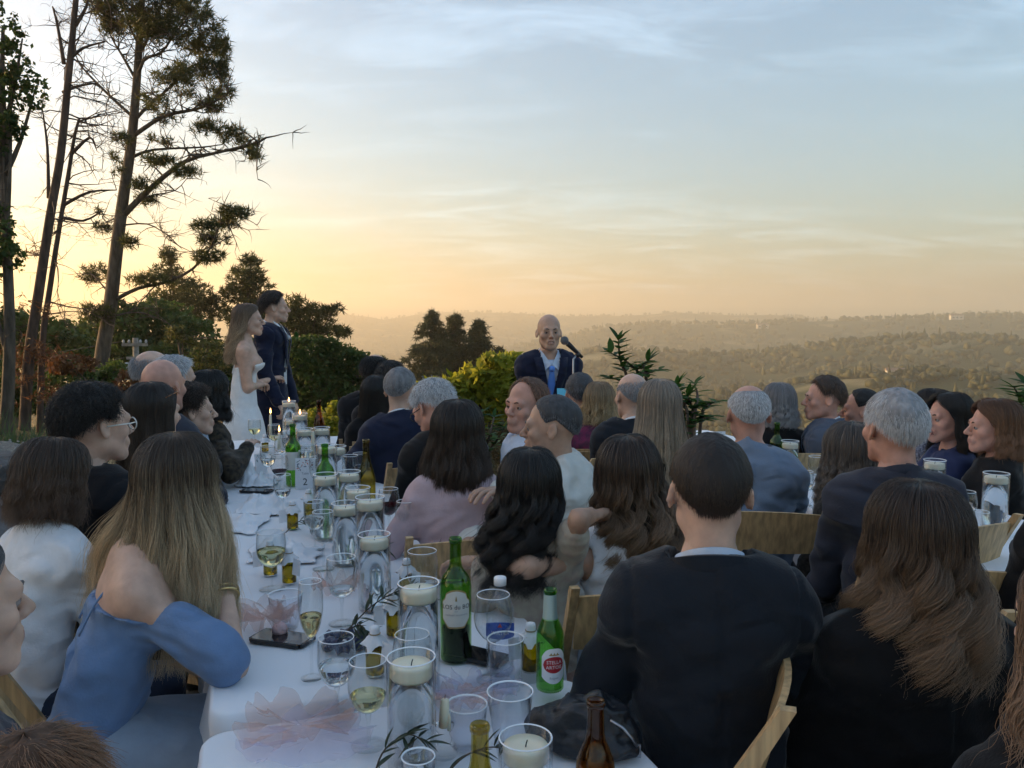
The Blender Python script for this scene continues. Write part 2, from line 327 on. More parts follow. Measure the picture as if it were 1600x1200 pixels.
def tufts(P, size, seed=0, k=9, up=.5, thin=.09):
    """needle tufts: k narrow triangles sprayed from each point"""
    g = np.random.default_rng(seed); n = len(P); d = g.standard_normal((n, k, 3)); d[..., 2] += up; d /= np.linalg.norm(d, axis=2, keepdims=True)
    w = np.cross(d, g.standard_normal((n, k, 3))); w /= np.linalg.norm(w, axis=2, keepdims=True)
    L = (size*(.6+.8*g.random((n, k))))[..., None]; A = P[:, None, :]+d*L*.12
    V = np.stack([A-w*L*thin, A+w*L*thin, A+d*L], 2).reshape(-1, 3); return V, np.arange(3*n*k).reshape(-1, 3)
def pads_points(pads, dens, seed=0, depth=1.0):
    g = np.random.default_rng(seed); out = []
    for c, r in pads:
        n = max(8, int(dens*(r[0]*r[2])**.8)); d = g.standard_normal((n, 3)); d /= np.linalg.norm(d, axis=1, keepdims=True); q = np.array(c)+d*np.array(r)*(g.random((n, 1))**.45)
        q[:, 2] += .12*r[2]*g.standard_normal(n); out.append(q)
    P = np.vstack(out); nn = vnoise(P*1.7, seed)+.6*vnoise(P*4.1, seed+1); return P[nn > -.5]
def twigs(mb, p, d, L, r, lev, g, droop=0.0, spread=.7, n=4):
    pts = [Vector(p)]; q = Vector(p); dd = Vector(d).normalized(); st = 4
    for i in range(st):
        dd = (dd+Vector(g.standard_normal(3)*.22)+Vector((0, 0, -droop))).normalized(); q = q+dd*(L/st); pts.append(q.copy())
    mb.tube(pts, [r*(1-.8*i/st) for i in range(st+1)], 4 if lev > 1 else 3, caps=False)
    if lev > 0:
        for i in range(n):
            k = 1+int(g.integers(0, st)); nd = (dd*.6+Vector(g.standard_normal(3))*spread).normalized(); twigs(mb, pts[k], nd, L*g.uniform(.4, .65), r*.5, lev-1, g, droop, spread, n)
def spline(pts, n=4):
    pts = [Vector(p) for p in pts]; out = []
    for i in range(len(pts)-1):
        p0, p1, p2, p3 = pts[max(i-1, 0)], pts[i], pts[i+1], pts[min(i+2, len(pts)-1)]
        for k in range(n):
            t = k/n; out.append(.5*((2*p1)+(p2-p0)*t+(2*p0-5*p1+4*p2-p3)*t*t+(3*p1-p0-3*p2+p3)*t**3))
    out.append(pts[-1]); return out
def tree_root(name, base, label, group=None, cat='tree'):
    return empty(name, base, 0, label, cat, group)
def local(o, V): return np.asarray(V)-np.array(o.location)[None, :]
def lerp(a, b, t): return a+(b-a)*t
# --- the tall pine
def tall_pine():
    D = 28.0; g = np.random.default_rng(5)
    P = lambda x, y, dz=0: at(x, y, D+dz)
    base = P(150, 606); base.z = gz(base.x, base.y)-.2
    t = tree_root('tall_pine', base, 'tall leaning pine with flat needle pads, towering behind the bridal couple')
    tr = spline([base]+[P(x, y) for x, y in ((158, 570), (172, 480), (184, 375), (194, 300), (205, 225), (212, 150), (218, 60), (224, -40), (228, -110))], 3)
    mb = MB(); mb.tube([p-base for p in tr], [lerp(.27, .07, i/(len(tr)-1)) for i in range(len(tr))], 12); mb.build('trunk', M_BARK, t, True)
    br = [([(193, 336), (240, 290), (290, 252), (350, 236), (404, 222)], .17, 0), ([(206, 246), (240, 234), (315, 230), (350, 225)], .09, 1), ([(209, 212), (255, 182), (300, 172), (330, 162), (357, 145)], .12, -1),
          ([(209, 190), (232, 165), (262, 140), (290, 112), (330, 85)], .10, 1.5), ([(207, 182), (172, 150), (140, 118), (122, 95), (110, 60)], .09, .5), ([(211, 140), (224, 95), (252, 82), (275, 50), (300, 20)], .10, -1), ([(210, 120), (190, 85), (175, 60), (160, 25)], .08, 0),
          ([(187, 338), (228, 308), (273, 298), (297, 272)], .06, 1), ([(190, 352), (230, 350), (262, 368), (285, 390)], .05, -1.5), ([(180, 468), (217, 450), (259, 441), (301, 420), (330, 385), (345, 350), (375, 335)], .11, 0), ([(173, 495), (215, 488), (262, 505), (305, 540)], .05, -1),
          ([(216, 90), (240, 40), (255, 0), (262, -40)], .09, 1), ([(217, 70), (198, 30), (190, -20)], .07, -1), ([(186, 372), (170, 352), (160, 338)], .05, .5), ([(203, 240), (190, 225), (182, 215)], .04, 0), ([(176, 465), (155, 440), (140, 425)], .06, 1), ([(212, 150), (232, 145), (250, 150), (270, 120)], .06, -1)]
    lm = []
    for pts, r, dz in br:
        n = len(pts); q = [P(x, y, dz*(i/(n-1))) for i, (x, y) in enumerate(pts)]; q = spline(q, 3); lm.append(q)
        m2 = MB(); m2.tube([p-base for p in q], [lerp(r*.68, r*.14, i/(len(q)-1)) for i in range(len(q))], 7)
        for k in range(int(len(q)*1.6)):
            j = int(g.integers(len(q)//4, len(q))); d = Vector((g.normal(), g.normal()*.8, g.normal()*.6+.15)); twigs(m2, q[j]-base, d, g.uniform(.5, 1.3), r*.22+.008, 1, g, .02, .6, 3)
        m2.build('limb', M_BARK, t, True)
    pads = [(225, 18, 60, 36), (290, 12, 36, 26), (250, 48, 48, 20), (325, 42, 26, 20), (346, 75, 15, 20), (312, 72, 30, 16), (274, 120, 32, 16), (312, 108, 38, 16), (344, 140, 24, 18), (238, 160, 24, 12), (264, 186, 20, 9), (326, 200, 26, 13), (362, 212, 24, 14), (386, 222, 24, 12), (396, 242, 14, 8), (250, 220, 22, 6), (250, 251, 26, 8), (290, 268, 24, 8), (190, 216, 14, 7), (184, 246, 13, 7), (188, 267, 12, 6), (225, 288, 22, 9), (228, 312, 16, 8), (168, 331, 18, 7), (164, 356, 14, 9), (202, 378, 11, 10), (368, 333, 27, 10), (320, 352, 20, 9), (332, 376, 26, 12), (352, 350, 26, 9), (326, 402, 24, 12), (165, 10, 26, 22), (175, 45, 20, 16), (145, 428, 22, 18), (228, 438, 34, 9), (152, 490, 26, 14), (262, -25, 50, 20), (195, -30, 40, 25), (345, 110, 12, 14), (330, 165, 22, 10), (290, 150, 20, 9)]
    lob = [(P(x, y, g.normal()*.8), (a*D/F*1.05, max(.5, a*D/F*.9), b*D/F*1.0)) for x, y, a, b in pads]
    pp = pads_points(lob, 420, 3)-np.array(base); V, Fq = tufts(pp, .20, 4, 11, .45, .075); mesh_obj('crown', V, Fq, M_PINE, t, False)
tall_pine()
def dead_pines():
    g = np.random.default_rng(9)
    def dead(D, pts, r0, r1, label, nb, seed, rust, brs):
        gg = np.random.default_rng(seed); q = [at(x, y, D) for x, y in pts]; q[0].z = gz(q[0].x, q[0].y)-.2; base = q[0].copy()
        t = tree_root('dead_pine', base, label, 'dead pines beside the tall pine'); q = spline(q, 4)
        MB().tube([p-base for p in q], [lerp(r0, r1, i/(len(q)-1)) for i in range(len(q))], 10).build('trunk', M_BARKD, t, True)
        m2 = MB()
        for k in range(nb):
            j = int(gg.integers(len(q)//4, len(q))); s = gg.choice([-1, 1]); d = Vector((s*gg.uniform(.6, 1), gg.normal()*.5, gg.uniform(-.25, .45)))
            twigs(m2, q[j]-base, d, gg.uniform(.7, 1.7), .022, 2, gg, .03, .75, 4)
        for b in brs:
            bb = spline([at(x, y, D) for x, y in b], 3); m2.tube([p-base for p in bb], [lerp(.05, .015, i/(len(bb)-1)) for i in range(len(bb))], 6)
            for p in bb[1:]: twigs(m2, p-base, Vector((gg.normal(), gg.normal()*.5, gg.normal()*.6)), gg.uniform(.4, .9), .014, 2, gg, .02, .8, 3)
        tag(m2.build('twigs', M_BARKD, t, True), kind='stuff')
        if rust:
            lob = [(at(x, y, D), (a*D/F, a*D/F, b*D/F)) for x, y, a, b in rust]; V, Fq = tufts(pads_points(lob, 130, seed)-np.array(base), .17, seed, 7, -.1, .07); mesh_obj('dead_needles', V, Fq, M_RUST, t, False)
    dead(20, [(36, 640), (45, 560), (60, 460), (78, 340), (95, 240), (106, 130), (114, 50), (122, -40)], .14, .06, 'tall bare dead pine trunk leaning right, rusty needles round its foot', 16, 21, [(60, 545, 45, 25), (40, 600, 30, 30), (45, 570, 45, 40), (30, 470, 15, 14), (55, 400, 14, 10), (70, 480, 18, 10), (75, 620, 25, 20)], [[(100, 100), (90, 40), (82, 10)], [(106, 95), (130, 75), (165, 65)], [(98, 145), (120, 135), (150, 130)], [(118, 40), (135, 10), (140, -20)]])
    dead(21, [(58, 600), (66, 540), (78, 450), (92, 360), (108, 265), (116, 215), (124, 185)], .09, .03, 'slender dead pine with fine bare twigs beside the bare trunk', 24, 22, [(70, 560, 20, 14), (48, 390, 14, 12)], [[(100, 320), (140, 300), (182, 297)], [(98, 340), (130, 345), (160, 330)], [(112, 240), (140, 215), (150, 232)], [(76, 310), (74, 230), (66, 170)]])
dead_pines()
# --- other trees
def tree(name, label, D, lobes_px, n, size, mt, trunk_px=None, tr=.15, seed=1, group=None, needle=False, elong=1.5, cull=.12, shell=.5, flat=0, limbs=True, depth=.8, rough=7):
    g = np.random.default_rng(seed)
    lob = []; lob2 = []
    for x, y, a, b in lobes_px:
        c = at(x, y, D+g.normal()*a*D/F*.35); lob.append((c, (a*D/F, a*D/F*depth, b*D/F)))
        if not needle:
            for _ in range(rough): v = Vector(g.standard_normal(3)).normalized(); k = g.uniform(.22, .42); lob2.append((c+Vector((v.x*a, v.y*a*depth, v.z*b))*(D/F*g.uniform(.8, 1.08)), (a*D/F*k, a*D/F*k, b*D/F*k*g.uniform(.8, 1.4))))
    cx = np.mean([l[0].x for l in lob]); bx = at(trunk_px, 510, D).x if trunk_px is not None else cx; zb = gz(bx, D)-.2
    base = Vector((bx, D, zb)); t = tree_root(name, base, label, group)
    mb = MB(); top = max(lob, key=lambda l: l[0].z)[0]; zt = top.z; ax = Vector((lerp(bx, top.x, .6), D, lerp(zb, zt, .75)))
    q = spline([base, base.lerp(ax, .4)+Vector((g.normal()*tr, 0, 0)), ax, top], 4); mb.tube([p-base for p in q], [lerp(tr, tr*.2, i/(len(q)-1)) for i in range(len(q))], 9)
    if limbs:
        for c, r in lob:
            j = min(len(q)-1, max(2, int(len(q)*.75*(c.z-zb)/(zt-zb+.01)))); p = q[j-1]; mid = p.lerp(c, .5)+Vector((0, 0, -.1*(c-p).length)); qq = spline([p, mid, c], 3); mb.tube([k-base for k in qq], [lerp(tr*.45, tr*.1, i/(len(qq)-1)) for i in range(len(qq))], 6)
            for k in range(4): twigs(mb, qq[int(g.integers(2, len(qq)))]-base, Vector(g.standard_normal(3)), r[0]*.8, tr*.12, 1, g, 0, .7, 3)
    mb.build('trunk', M_BARK, t, True)
    if needle: V, Fq = tufts(pads_points(lob, n*2.4, seed), size*.55, seed, 9, .3, .12)
    else: V, Fq = leaf_cloud(lob+lob2, n, size, seed, cull, shell, flat, elong)
    mesh_obj('crown', V-np.array(base), Fq, mt, t, False); return t
tree('leafy_tree', 'leafy ivy clad tree beside the bare trunks, dark against the sky', 16, [(5, 40, 22, 40), (20, 100, 28, 25), (55, 140, 18, 28), (8, 150, 25, 35), (18, 200, 20, 18), (2, 350, 18, 25), (10, 400, 25, 22), (-25, 60, 35, 60), (-30, 200, 40, 60), (-30, 380, 45, 60), (35, 60, 14, 10), (5, 235, 12, 12)], 12000, .07, M_OAK, 0, .14, 31, cull=.42)
OAKG = 'trees behind the couple'
tree('oak_tree', 'broad dark oak crown behind the tall pine trunk', 42, [(200, 520, 55, 40), (255, 510, 55, 38), (150, 530, 45, 35), (300, 530, 40, 35), (225, 560, 80, 30)], 18000, .19, M_OAK, 220, .3, 41, OAKG)
tree('oak_tree', 'olive green oak at the left edge behind dead trunks', 36, [(10, 520, 45, 40), (60, 530, 45, 36), (-40, 510, 50, 50), (110, 550, 40, 34), (30, 580, 60, 30)], 16000, .17, M_OAK, 20, .3, 42, OAKG)
tree('airy_pine', 'airy golden lit pine rising left of the bride', 60, [(265, 400, 16, 14), (262, 430, 30, 18), (290, 445, 26, 16), (262, 470, 36, 20), (310, 465, 32, 20), (300, 490, 45, 20), (335, 480, 22, 18)], 75, .55, M_PINE, 285, .25, 43, OAKG, True)
tree('airy_pine', 'airy round topped pine directly above the bride', 58, [(392, 408, 18, 12), (385, 430, 34, 15), (400, 445, 28, 14), (368, 455, 26, 18), (395, 470, 34, 16), (375, 495, 34, 20), (415, 490, 20, 16)], 80, .55, M_PINE, 385, .25, 44, OAKG, True)
tree('airy_pine', 'spreading pine right of the groom with ragged golden edge', 55, [(465, 480, 22, 20), (495, 490, 26, 16), (520, 485, 18, 10), (505, 515, 35, 16), (535, 520, 14, 8), (478, 515, 25, 18), (450, 500, 24, 30)], 85, .55, M_PINE, 490, .25, 45, OAKG, True)
tree('oak_tree', 'dense rounded dark green oak right of the groom', 27, [(490, 555, 40, 30), (530, 565, 38, 28), (565, 575, 30, 25), (500, 600, 55, 35), (560, 610, 40, 30), (470, 590, 40, 40), (590, 590, 18, 18)], 26000, .10, M_OAK, 540, .3, 46, OAKG, cull=.05)
tree('oak_tree', 'low dark oak between the tall pine and the bride', 38, [(330, 570, 45, 34), (290, 590, 50, 30), (370, 560, 40, 36), (350, 600, 60, 30), (400, 590, 45, 40), (440, 600, 40, 40)], 20000, .15, M_OAK, 350, .3, 47, OAKG)
tree('young_pine', 'young pine with light green tips below the power pole', 24, [(335, 560, 40, 8), (330, 540, 26, 6), (275, 520, 22, 8), (285, 535, 30, 7), (320, 580, 50, 9), (360, 575, 40, 8)], 130, .28, M_PINE, 300, .09, 48, OAKG, True)
tree('scrub_bush', 'sunlit yellow green scrub below the dead trunks', 22, [(100, 590, 30, 22), (150, 600, 34, 20), (40, 620, 34, 24), (180, 580, 22, 16), (80, 630, 40, 18), (130, 625, 40, 16), (0, 610, 40, 30)], 11000, .09, M_OAK, 90, .06, 49, 'scrub on the bank', cull=.15)
tree('scrub_bush', 'rust brown dead scrub at the foot of the pines', 19, [(200, 600, 20, 18), (225, 610, 14, 14), (110, 570, 35, 16)], 1500, .09, M_RUST, 200, .04, 50, 'scrub on the bank', cull=.1)
# low yellow green hedge below the terrace edge
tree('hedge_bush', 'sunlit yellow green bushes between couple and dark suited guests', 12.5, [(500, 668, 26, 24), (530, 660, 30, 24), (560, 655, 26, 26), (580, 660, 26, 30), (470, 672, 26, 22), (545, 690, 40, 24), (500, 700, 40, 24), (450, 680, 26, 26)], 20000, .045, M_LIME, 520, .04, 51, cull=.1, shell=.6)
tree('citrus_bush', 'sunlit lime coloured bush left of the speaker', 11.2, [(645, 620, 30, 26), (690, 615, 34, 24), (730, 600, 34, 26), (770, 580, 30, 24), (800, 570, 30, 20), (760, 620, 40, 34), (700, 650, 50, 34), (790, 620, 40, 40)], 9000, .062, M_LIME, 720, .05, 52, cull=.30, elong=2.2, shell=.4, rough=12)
# --- redwood trio
def conifer(px, ytop, D, H, w, label, seed):
    g = np.random.default_rng(seed); top = at(px, ytop, D); base = Vector((top.x, D, top.z-H)); t = tree_root('conifer_tree', base, label, 'conifers beyond the terrace')
    mb = MB(); mb.tube([(0, 0, -1), (0, 0, H*.5), (0, 0, H)], [.35, .22, .03], 8)
    pts = []
    for k in range(250):
        f = g.random()**.85; z = H*(1-f)*.985+.15; R0 = w*(.03+f**.85)*g.uniform(.6, 1.1); a = g.uniform(0, 2*math.pi); dr = Vector((math.cos(a), math.sin(a), 0)); 
        p1 = Vector((0, 0, z)); p2 = p1+dr*R0+Vector((0, 0, -.30*R0+.10*g.normal())); 
        if k % 2 == 0: mb.tube([p1, p2], [.05, .01], 4, caps=False)
        m = int(8+9*R0); s = g.random(m)**.7; q = np.array(p1)+(np.array(p2)-np.array(p1))*s[:, None]+g.standard_normal((m, 3))*np.array([.20, .20, .05]); pts.append(q)
    mb.build('trunk', M_BARK, t, True); V, Fq = tufts(np.vstack(pts), .46, seed, 7, -.30, .12); mesh_obj('crown', V, Fq, M_CONIF, t, False)
conifer(673, 484, 95, 17, 8.8, 'tallest dark conifer of the trio left of the speaker', 61)
conifer(711, 487, 97, 17, 8.4, 'middle dark conifer of the trio left of the speaker', 62)
conifer(749, 499, 96, 16, 8.0, 'dark conifer of the trio that stands next to the speaker', 63)
conifer(781, 541, 98, 13, 2.8, 'small dark conifer just behind the speaker shoulder', 64)
# --- laurel shrubs with big pointed leaves: every leaf its own piece
def leaf_mesh():
    bm = bmesh.new(); prof = [(0, .0), (.12, .09), (.35, .16), (.6, .15), (.82, .08), (1, 0)]; mid = []; l = []; r = []
    for t, w in prof:
        z = -.10*t*t; mid.append(bm.verts.new((t, 0, z))); l.append(bm.verts.new((t, w, z+.05*w/.16)) if w > 0 else None); r.append(bm.verts.new((t, -w, z+.05*w/.16)) if w > 0 else None)
    for i in range(len(prof)-1):
        for sd_ in (l, r):
            vs_ = [mid[i], mid[i+1]]+([sd_[i+1]] if sd_[i+1] else [])+([sd_[i]] if sd_[i] else [])
            bm.faces.new(vs_ if sd_ is r else vs_[::-1])
    me = bpy.data.meshes.new('leaf'); bm.to_mesh(me); bm.free(); me.materials.append(M_LAUREL)
    for p in me.polygons: p.use_smooth = True
    return me
LEAF = leaf_mesh()
def laurel(label, D, stems, base_px, seed, leaf=.13, per=9):
    g = np.random.default_rng(seed); b = at(base_px, 510, D); b.z = gz(b.x, D)-.05; t = tree_root('laurel_shrub', b, label, 'laurel shrubs along the terrace edge', 'shrub')
    for tips in stems:
        q = spline([b]+[at(x, y, D+g.normal()*.12) for x, y in tips], 4); q = [p-b for p in q]; MB().tube(q, [lerp(.02, .005, i/(len(q)-1)) for i in range(len(q))], 6).build('stem', M_BARK, t, True)
        m = len(q); st = max(1, m-9)
        for j in range(st, m):
            for k in range(per if j == m-1 else max(3, per//2)):
                p = q[j]; ax = (q[j]-q[j-1]).normalized(); a = g.uniform(0, 2*math.pi); side = Vector((math.cos(a), math.sin(a), 0)); d = (side*(1.0 if j < m-1 else .8)+ax*(.5 if j < m-1 else .9)).normalized()
                o = bpy.data.objects.new('leaf', LEAF); COL.objects.link(o); o.parent = t; o.location = p
                zq = d.to_track_quat('X', 'Z'); o.rotation_mode = 'QUATERNION'; o.rotation_quaternion = zq; s = leaf*g.uniform(.7, 1.15); o.scale = (s, s*1.2, s)
laurel('tall laurel shrub with pointed leaves just right of the microphone', 6.6, [[(985, 620), (970, 565), (966, 532)], [(1000, 610), (985, 570), (955, 552)], [(1010, 600), (1000, 575), (1012, 565)], [(990, 640), (975, 600), (955, 590)], [(1000, 610), (1010, 585), (1030, 578)]], 1000, 71)
laurel('spreading laurel shrub behind the grey blonde long haired woman', 6.4, [[(1075, 660), (1065, 625), (1058, 603)], [(1085, 660), (1090, 620), (1085, 600)], [(1095, 660), (1105, 635), (1118, 628)], [(1080, 680), (1100, 655), (1112, 650)], [(1070, 670), (1062, 640), (1045, 625)], [(1080, 670), (1082, 640), (1075, 620)]], 1085, 72)
laurel('laurel shrub at the right edge behind the auburn haired woman', 5.6, [[(1600, 690), (1595, 630), (1585, 606)], [(1605, 690), (1605, 630), (1603, 600)], [(1610, 700), (1615, 650), (1620, 620)], [(1595, 690), (1588, 650), (1580, 640)]], 1600, 73)
laurel('leafy laurel shrub left of the bald guest behind the pink cardigan', 6.2, [[(700, 720), (700, 670), (700, 645)], [(720, 720), (722, 670), (722, 640)], [(740, 720), (745, 675), (750, 648)], [(755, 720), (765, 680), (772, 652)], [(730, 720), (735, 685), (728, 665)], [(760, 720), (775, 690), (788, 668)]], 735, 74, .115)
# --- oaks added out of view on the left, placed to shade the terrace
def grove():
    spots = [(-14.4, 11.6, 1.0), (-16.2, 8.6, 1.15), (-13.2, 10.2, .9), (-15.5, 5.6, 1.1), (-19.5, 12.6, 1.1), (-14.5, 2.0, 1.0), (-21, 9.5, 1.2)]
    first = None
    for i, (x, y, s) in enumerate(spots):
        z = gz(x, y)-.2
        if first is None:
            b = Vector((x, y, z)); t = tree_root('shade_oak', b, 'low spreading oak added out of view on the left to shade the terrace', 'unseen oaks added to shade the terrace')
            q = spline([(0, 0, 0), (.1, 0, 1.2), (.3, .2, 2.6), (.2, .1, 4.2)], 3); mb = MB(); mb.tube(q, [lerp(.22, .05, k/(len(q)-1)) for k in range(len(q))], 9); mb.build('trunk', M_BARK, t, True)
            lob = [(Vector((0, 0, 3.6)), (2.2, 2.2, 1.5)), (Vector((1.3, .4, 2.4)), (1.5, 1.5, 1.3)), (Vector((-1.3, -.3, 2.3)), (1.6, 1.6, 1.4)), (Vector((.2, 1.4, 2.2)), (1.5, 1.5, 1.4)), (Vector((0, -1.4, 2.0)), (1.6, 1.6, 1.4)), (Vector((.3, 0, 1.3)), (2.2, 2.2, 1.2))]
            V, Fq = leaf_cloud(lob, 11000, .26, 81, -.25, .2); mesh_obj('crown', V, Fq, M_OAK, t, False); first = t; t.scale = (s, s, s); t.rotation_euler.z = i
        else:
            t = first.copy(); COL.objects.link(t); t.location = (x, y, z); t.scale = (s, s, s); t.rotation_euler.z = i*1.7
            for c in first.children: k = c.copy(); COL.objects.link(k); k.parent = t
grove()
# --- utility pole
def utility_pole():
    D = 30; b = at(214, 600, D); b.z = gz(b.x, D)-.3; top = at(213, 528, D); H = top.z-b.z; wood = mat('pole_wood', (.30, .27, .23), .9, .25, 8, .4, 30); gr = mat('transformer_grey', (.45, .47, .48), .5)
    t = empty('utility_pole', b, .15, 'wooden power pole with crossarm and transformer behind bald guests', 'pole')
    MB().tube([(0, 0, 0), (0, 0, H)], [.14, .10], 10).build('post', wood, t, True)
    MB().box((0, -.1, H-.25), (.9, .1, .11)).build('crossarm', wood, t)
    MB().box((0, -.1, H-.75), (.6, .1, .10)).build('crossarm', wood, t)
    for x in (-.4, -.2, .2, .4): MB().lathe([(.0, 0), (.04, 0), (.05, .06), (.03, .12), (0, .13)], 8, (x, -.1, H-.19)).build('insulator', gr, t, True)
    MB().lathe([(0, 0), (.17, 0), (.18, .05), (.18, .55), (.12, .62), (0, .64)], 14, (-.30, -.1, H-1.55)).build('transformer', gr, t, True)
    for i, z in enumerate((H-.12, H-.75)):
        w = empty('power_line', Vector(b)+Vector((0, 0, z)), 0, ['upper power cable sagging left from the pole', 'lower power cable sagging left from the pole'][i], 'cable', 'power lines'); MB().tube([(-.4+k*-2.2, -.1+k*.6, -.9*math.sin(k/8*math.pi)) for k in range(9)], .012, 4).build('cable', mat('cable', (.03, .03, .03), .6), w)
utility_pole()
# ------------------------------------------------------------------ people: smooth implicit bodies, meshed with surface nets
f32 = np.float32
def V3(*a): return np.array(a, dtype=np.float64)
def s_cone(P, a, b, r1, r2, ax=None, sq=1.0):
    a = np.asarray(a, f32); b = np.asarray(b, f32); pa = P-a; ba = b-a; L = float(ba@ba)+1e-9
    t = np.clip(pa@ba/L, 0, 1); q = pa-t[:, None]*ba
    if ax is not None:
        ax = np.asarray(ax, f32); q = q+np.outer(q@ax, ax)*(1/sq-1)
    return np.sqrt((q*q).sum(1))-(r1+(r2-r1)*t)
def s_ell(P, c, r, M=None):
    p = P-np.asarray(c, f32)
    if M is not None: p = p@np.asarray(M, f32)
    r = np.asarray(r, f32); k0 = np.sqrt(((p/r)**2).sum(1)); k1 = np.sqrt(((p/(r*r))**2).sum(1))+1e-9; return k0*(k0-1)/k1
def smin(a, b, k):
    h = np.clip(.5+.5*(b-a)/k, 0, 1); return b+(a-b)*h-k*h*(1-h)
def smax(a, b, k): return -smin(-a, -b, k)
def nets(fn, lo, hi, h):
    lo = np.asarray(lo, float)-2*h; n = np.ceil((np.asarray(hi, float)+2*h-lo)/h).astype(int)+1
    ax = [(lo[i]+h*np.arange(n[i])).astype(f32) for i in range(3)]; G = np.stack(np.meshgrid(*ax, indexing='ij'), -1).reshape(-1, 3)
    f = np.concatenate([fn(G[i:i+120000]) for i in range(0, len(G), 120000)]).reshape(n); s = f < 0
    nx, ny, nz = n; acc = np.zeros((nx-1, ny-1, nz-1, 3)); cnt = np.zeros((nx-1, ny-1, nz-1))
    for axis in range(3):
        sl0 = [slice(None)]*3; sl1 = [slice(None)]*3; sl0[axis] = slice(0, -1); sl1[axis] = slice(1, None)
        a, b = f[tuple(sl0)], f[tuple(sl1)]; cr = (a < 0) != (b < 0); idx = np.argwhere(cr)
        if len(idx) == 0: continue
        t = a[cr]/(a[cr]-b[cr]); pos = idx.astype(float); pos[:, axis] += t; o = [k for k in range(3) if k != axis]
        for d0 in (0, -1):
            for d1 in (0, -1):
                c = idx.copy(); c[:, o[0]] += d0; c[:, o[1]] += d1
                ok = (c[:, o[0]] >= 0) & (c[:, o[1]] >= 0) & (c[:, 0] < nx-1) & (c[:, 1] < ny-1) & (c[:, 2] < nz-1); cc = c[ok]
                np.add.at(acc, (cc[:, 0], cc[:, 1], cc[:, 2]), pos[ok]); np.add.at(cnt, (cc[:, 0], cc[:, 1], cc[:, 2]), 1)
    act = cnt > 0; vid = np.full(act.shape, -1); vid[act] = np.arange(act.sum()); Vv = acc[act]/cnt[act][:, None]*h+lo; Q = []
    for axis in range(3):
        o = [k for k in range(3) if k != axis]; sl0 = [slice(1, -1)]*3; sl1 = [slice(1, -1)]*3; sl0[axis] = slice(0, -1); sl1[axis] = slice(1, None)
        a, b = s[tuple(sl0)], s[tuple(sl1)]; idx = np.argwhere(a != b)
        if len(idx) == 0: continue
        fl = a[a != b]; base = idx.copy(); base[:, o[0]] += 1; base[:, o[1]] += 1
        def cell(d0, d1):
            c = base.copy(); c[:, o[0]] += d0; c[:, o[1]] += d1; return vid[c[:, 0], c[:, 1], c[:, 2]]
        q = np.stack([cell(-1, -1), cell(0, -1), cell(0, 0), cell(-1, 0)], 1)
        if axis == 1: fl = ~fl
        q[~fl] = q[~fl][:, ::-1]; Q.append(q)
    Q = np.vstack(Q); Q = Q[(Q >= 0).all(1)]; return Vv, Q
def vnormals(V, Q):
    n = np.cross(V[Q[:, 2]]-V[Q[:, 0]], V[Q[:, 3]]-V[Q[:, 1]]); N = np.zeros_like(V)
    for k in range(4): np.add.at(N, Q[:, k], n)
    return N/(np.linalg.norm(N, axis=1, keepdims=True)+1e-12)
def relax(V, Q, it=1):
    for _ in range(it):
        A = np.zeros_like(V); c = np.zeros(len(V))
        for k in range(4):
            np.add.at(A, Q[:, k], V[Q[:, (k+1) % 4]]+V[Q[:, (k+3) % 4]]); np.add.at(c, Q[:, k], 2)
        V = V*.5+.5*A/c[:, None]
    return V
def rotz(a): c, s = math.cos(a), math.sin(a); return np.array([[c, -s, 0], [s, c, 0], [0, 0, 1.]])
def rotx(a): c, s = math.cos(a), math.sin(a); return np.array([[1, 0, 0], [0, c, -s], [0, s, c]])
def roty(a): c, s = math.cos(a), math.sin(a); return np.array([[c, 0, s], [0, 1, 0], [-s, 0, c]])
# --- skin, hair and cloth
def skin(name, c): return mat('skin_'+name, c, .50, .16, 22, .15, 350, spec=.4, subsurf=.12, bdist=.002)
SK = {'fair': skin('fair', (.56, .36, .27)), 'mid': skin('mid', (.47, .29, .205)), 'red': skin('red', (.52, .28, .21)), 'tan': skin('tan', (.40, .235, .16))}
M_LIP = mat('lips', (.40, .20, .16), .45); M_LIPM = mat('lips_pale', (.44, .26, .20), .5); M_EYE = mat('eye_white', (.30, .25, .23), .25); M_IRIS = mat('iris', (.05, .03, .02), .15); M_TEETH = mat('teeth', (.78, .76, .70), .25); M_MOUTH = mat('mouth', (.10, .03, .03), .5)
def hair_mat(name, root, tip, rough=.35):
    k = 'hair_'+name
    if k in MATS: return MATS[k]
    m = bpy.data.materials.new(k); m.use_nodes = True; N = m.node_tree.nodes; L = m.node_tree.links; N.clear()
    out = N.new('ShaderNodeOutputMaterial'); b = N.new('ShaderNodeBsdfPrincipled'); b.inputs['Roughness'].default_value = .42; b.inputs['Specular IOR Level'].default_value = .55
    hi = N.new('ShaderNodeHairInfo'); r = N.new('ShaderNodeValToRGB'); r.color_ramp.elements[0].position = .14; r.color_ramp.elements[1].position = .62; r.color_ramp.elements[0].color = (*root, 1); r.color_ramp.elements[1].color = (*tip, 1); L.new(hi.outputs['Intercept'], r.inputs[0])
    hv = N.new('ShaderNodeHueSaturation'); L.new(r.outputs[0], hv.inputs['Color']); mr = N.new('ShaderNodeMapRange'); mr.inputs[3].default_value = .65; mr.inputs[4].default_value = 1.40; L.new(hi.outputs['Random'], mr.inputs[0]); L.new(mr.outputs[0], hv.inputs['Value'])
    L.new(hv.outputs[0], b.inputs['Base Color']); L.new(b.outputs[0], out.inputs[0]); MATS[k] = m; 
    c = mat('scalp_'+name, tuple(x*.75 for x in root), .7, .3, 60, .6, 90, stretch=(1, 1, .12)); MATS['cap_'+name] = c
    return m
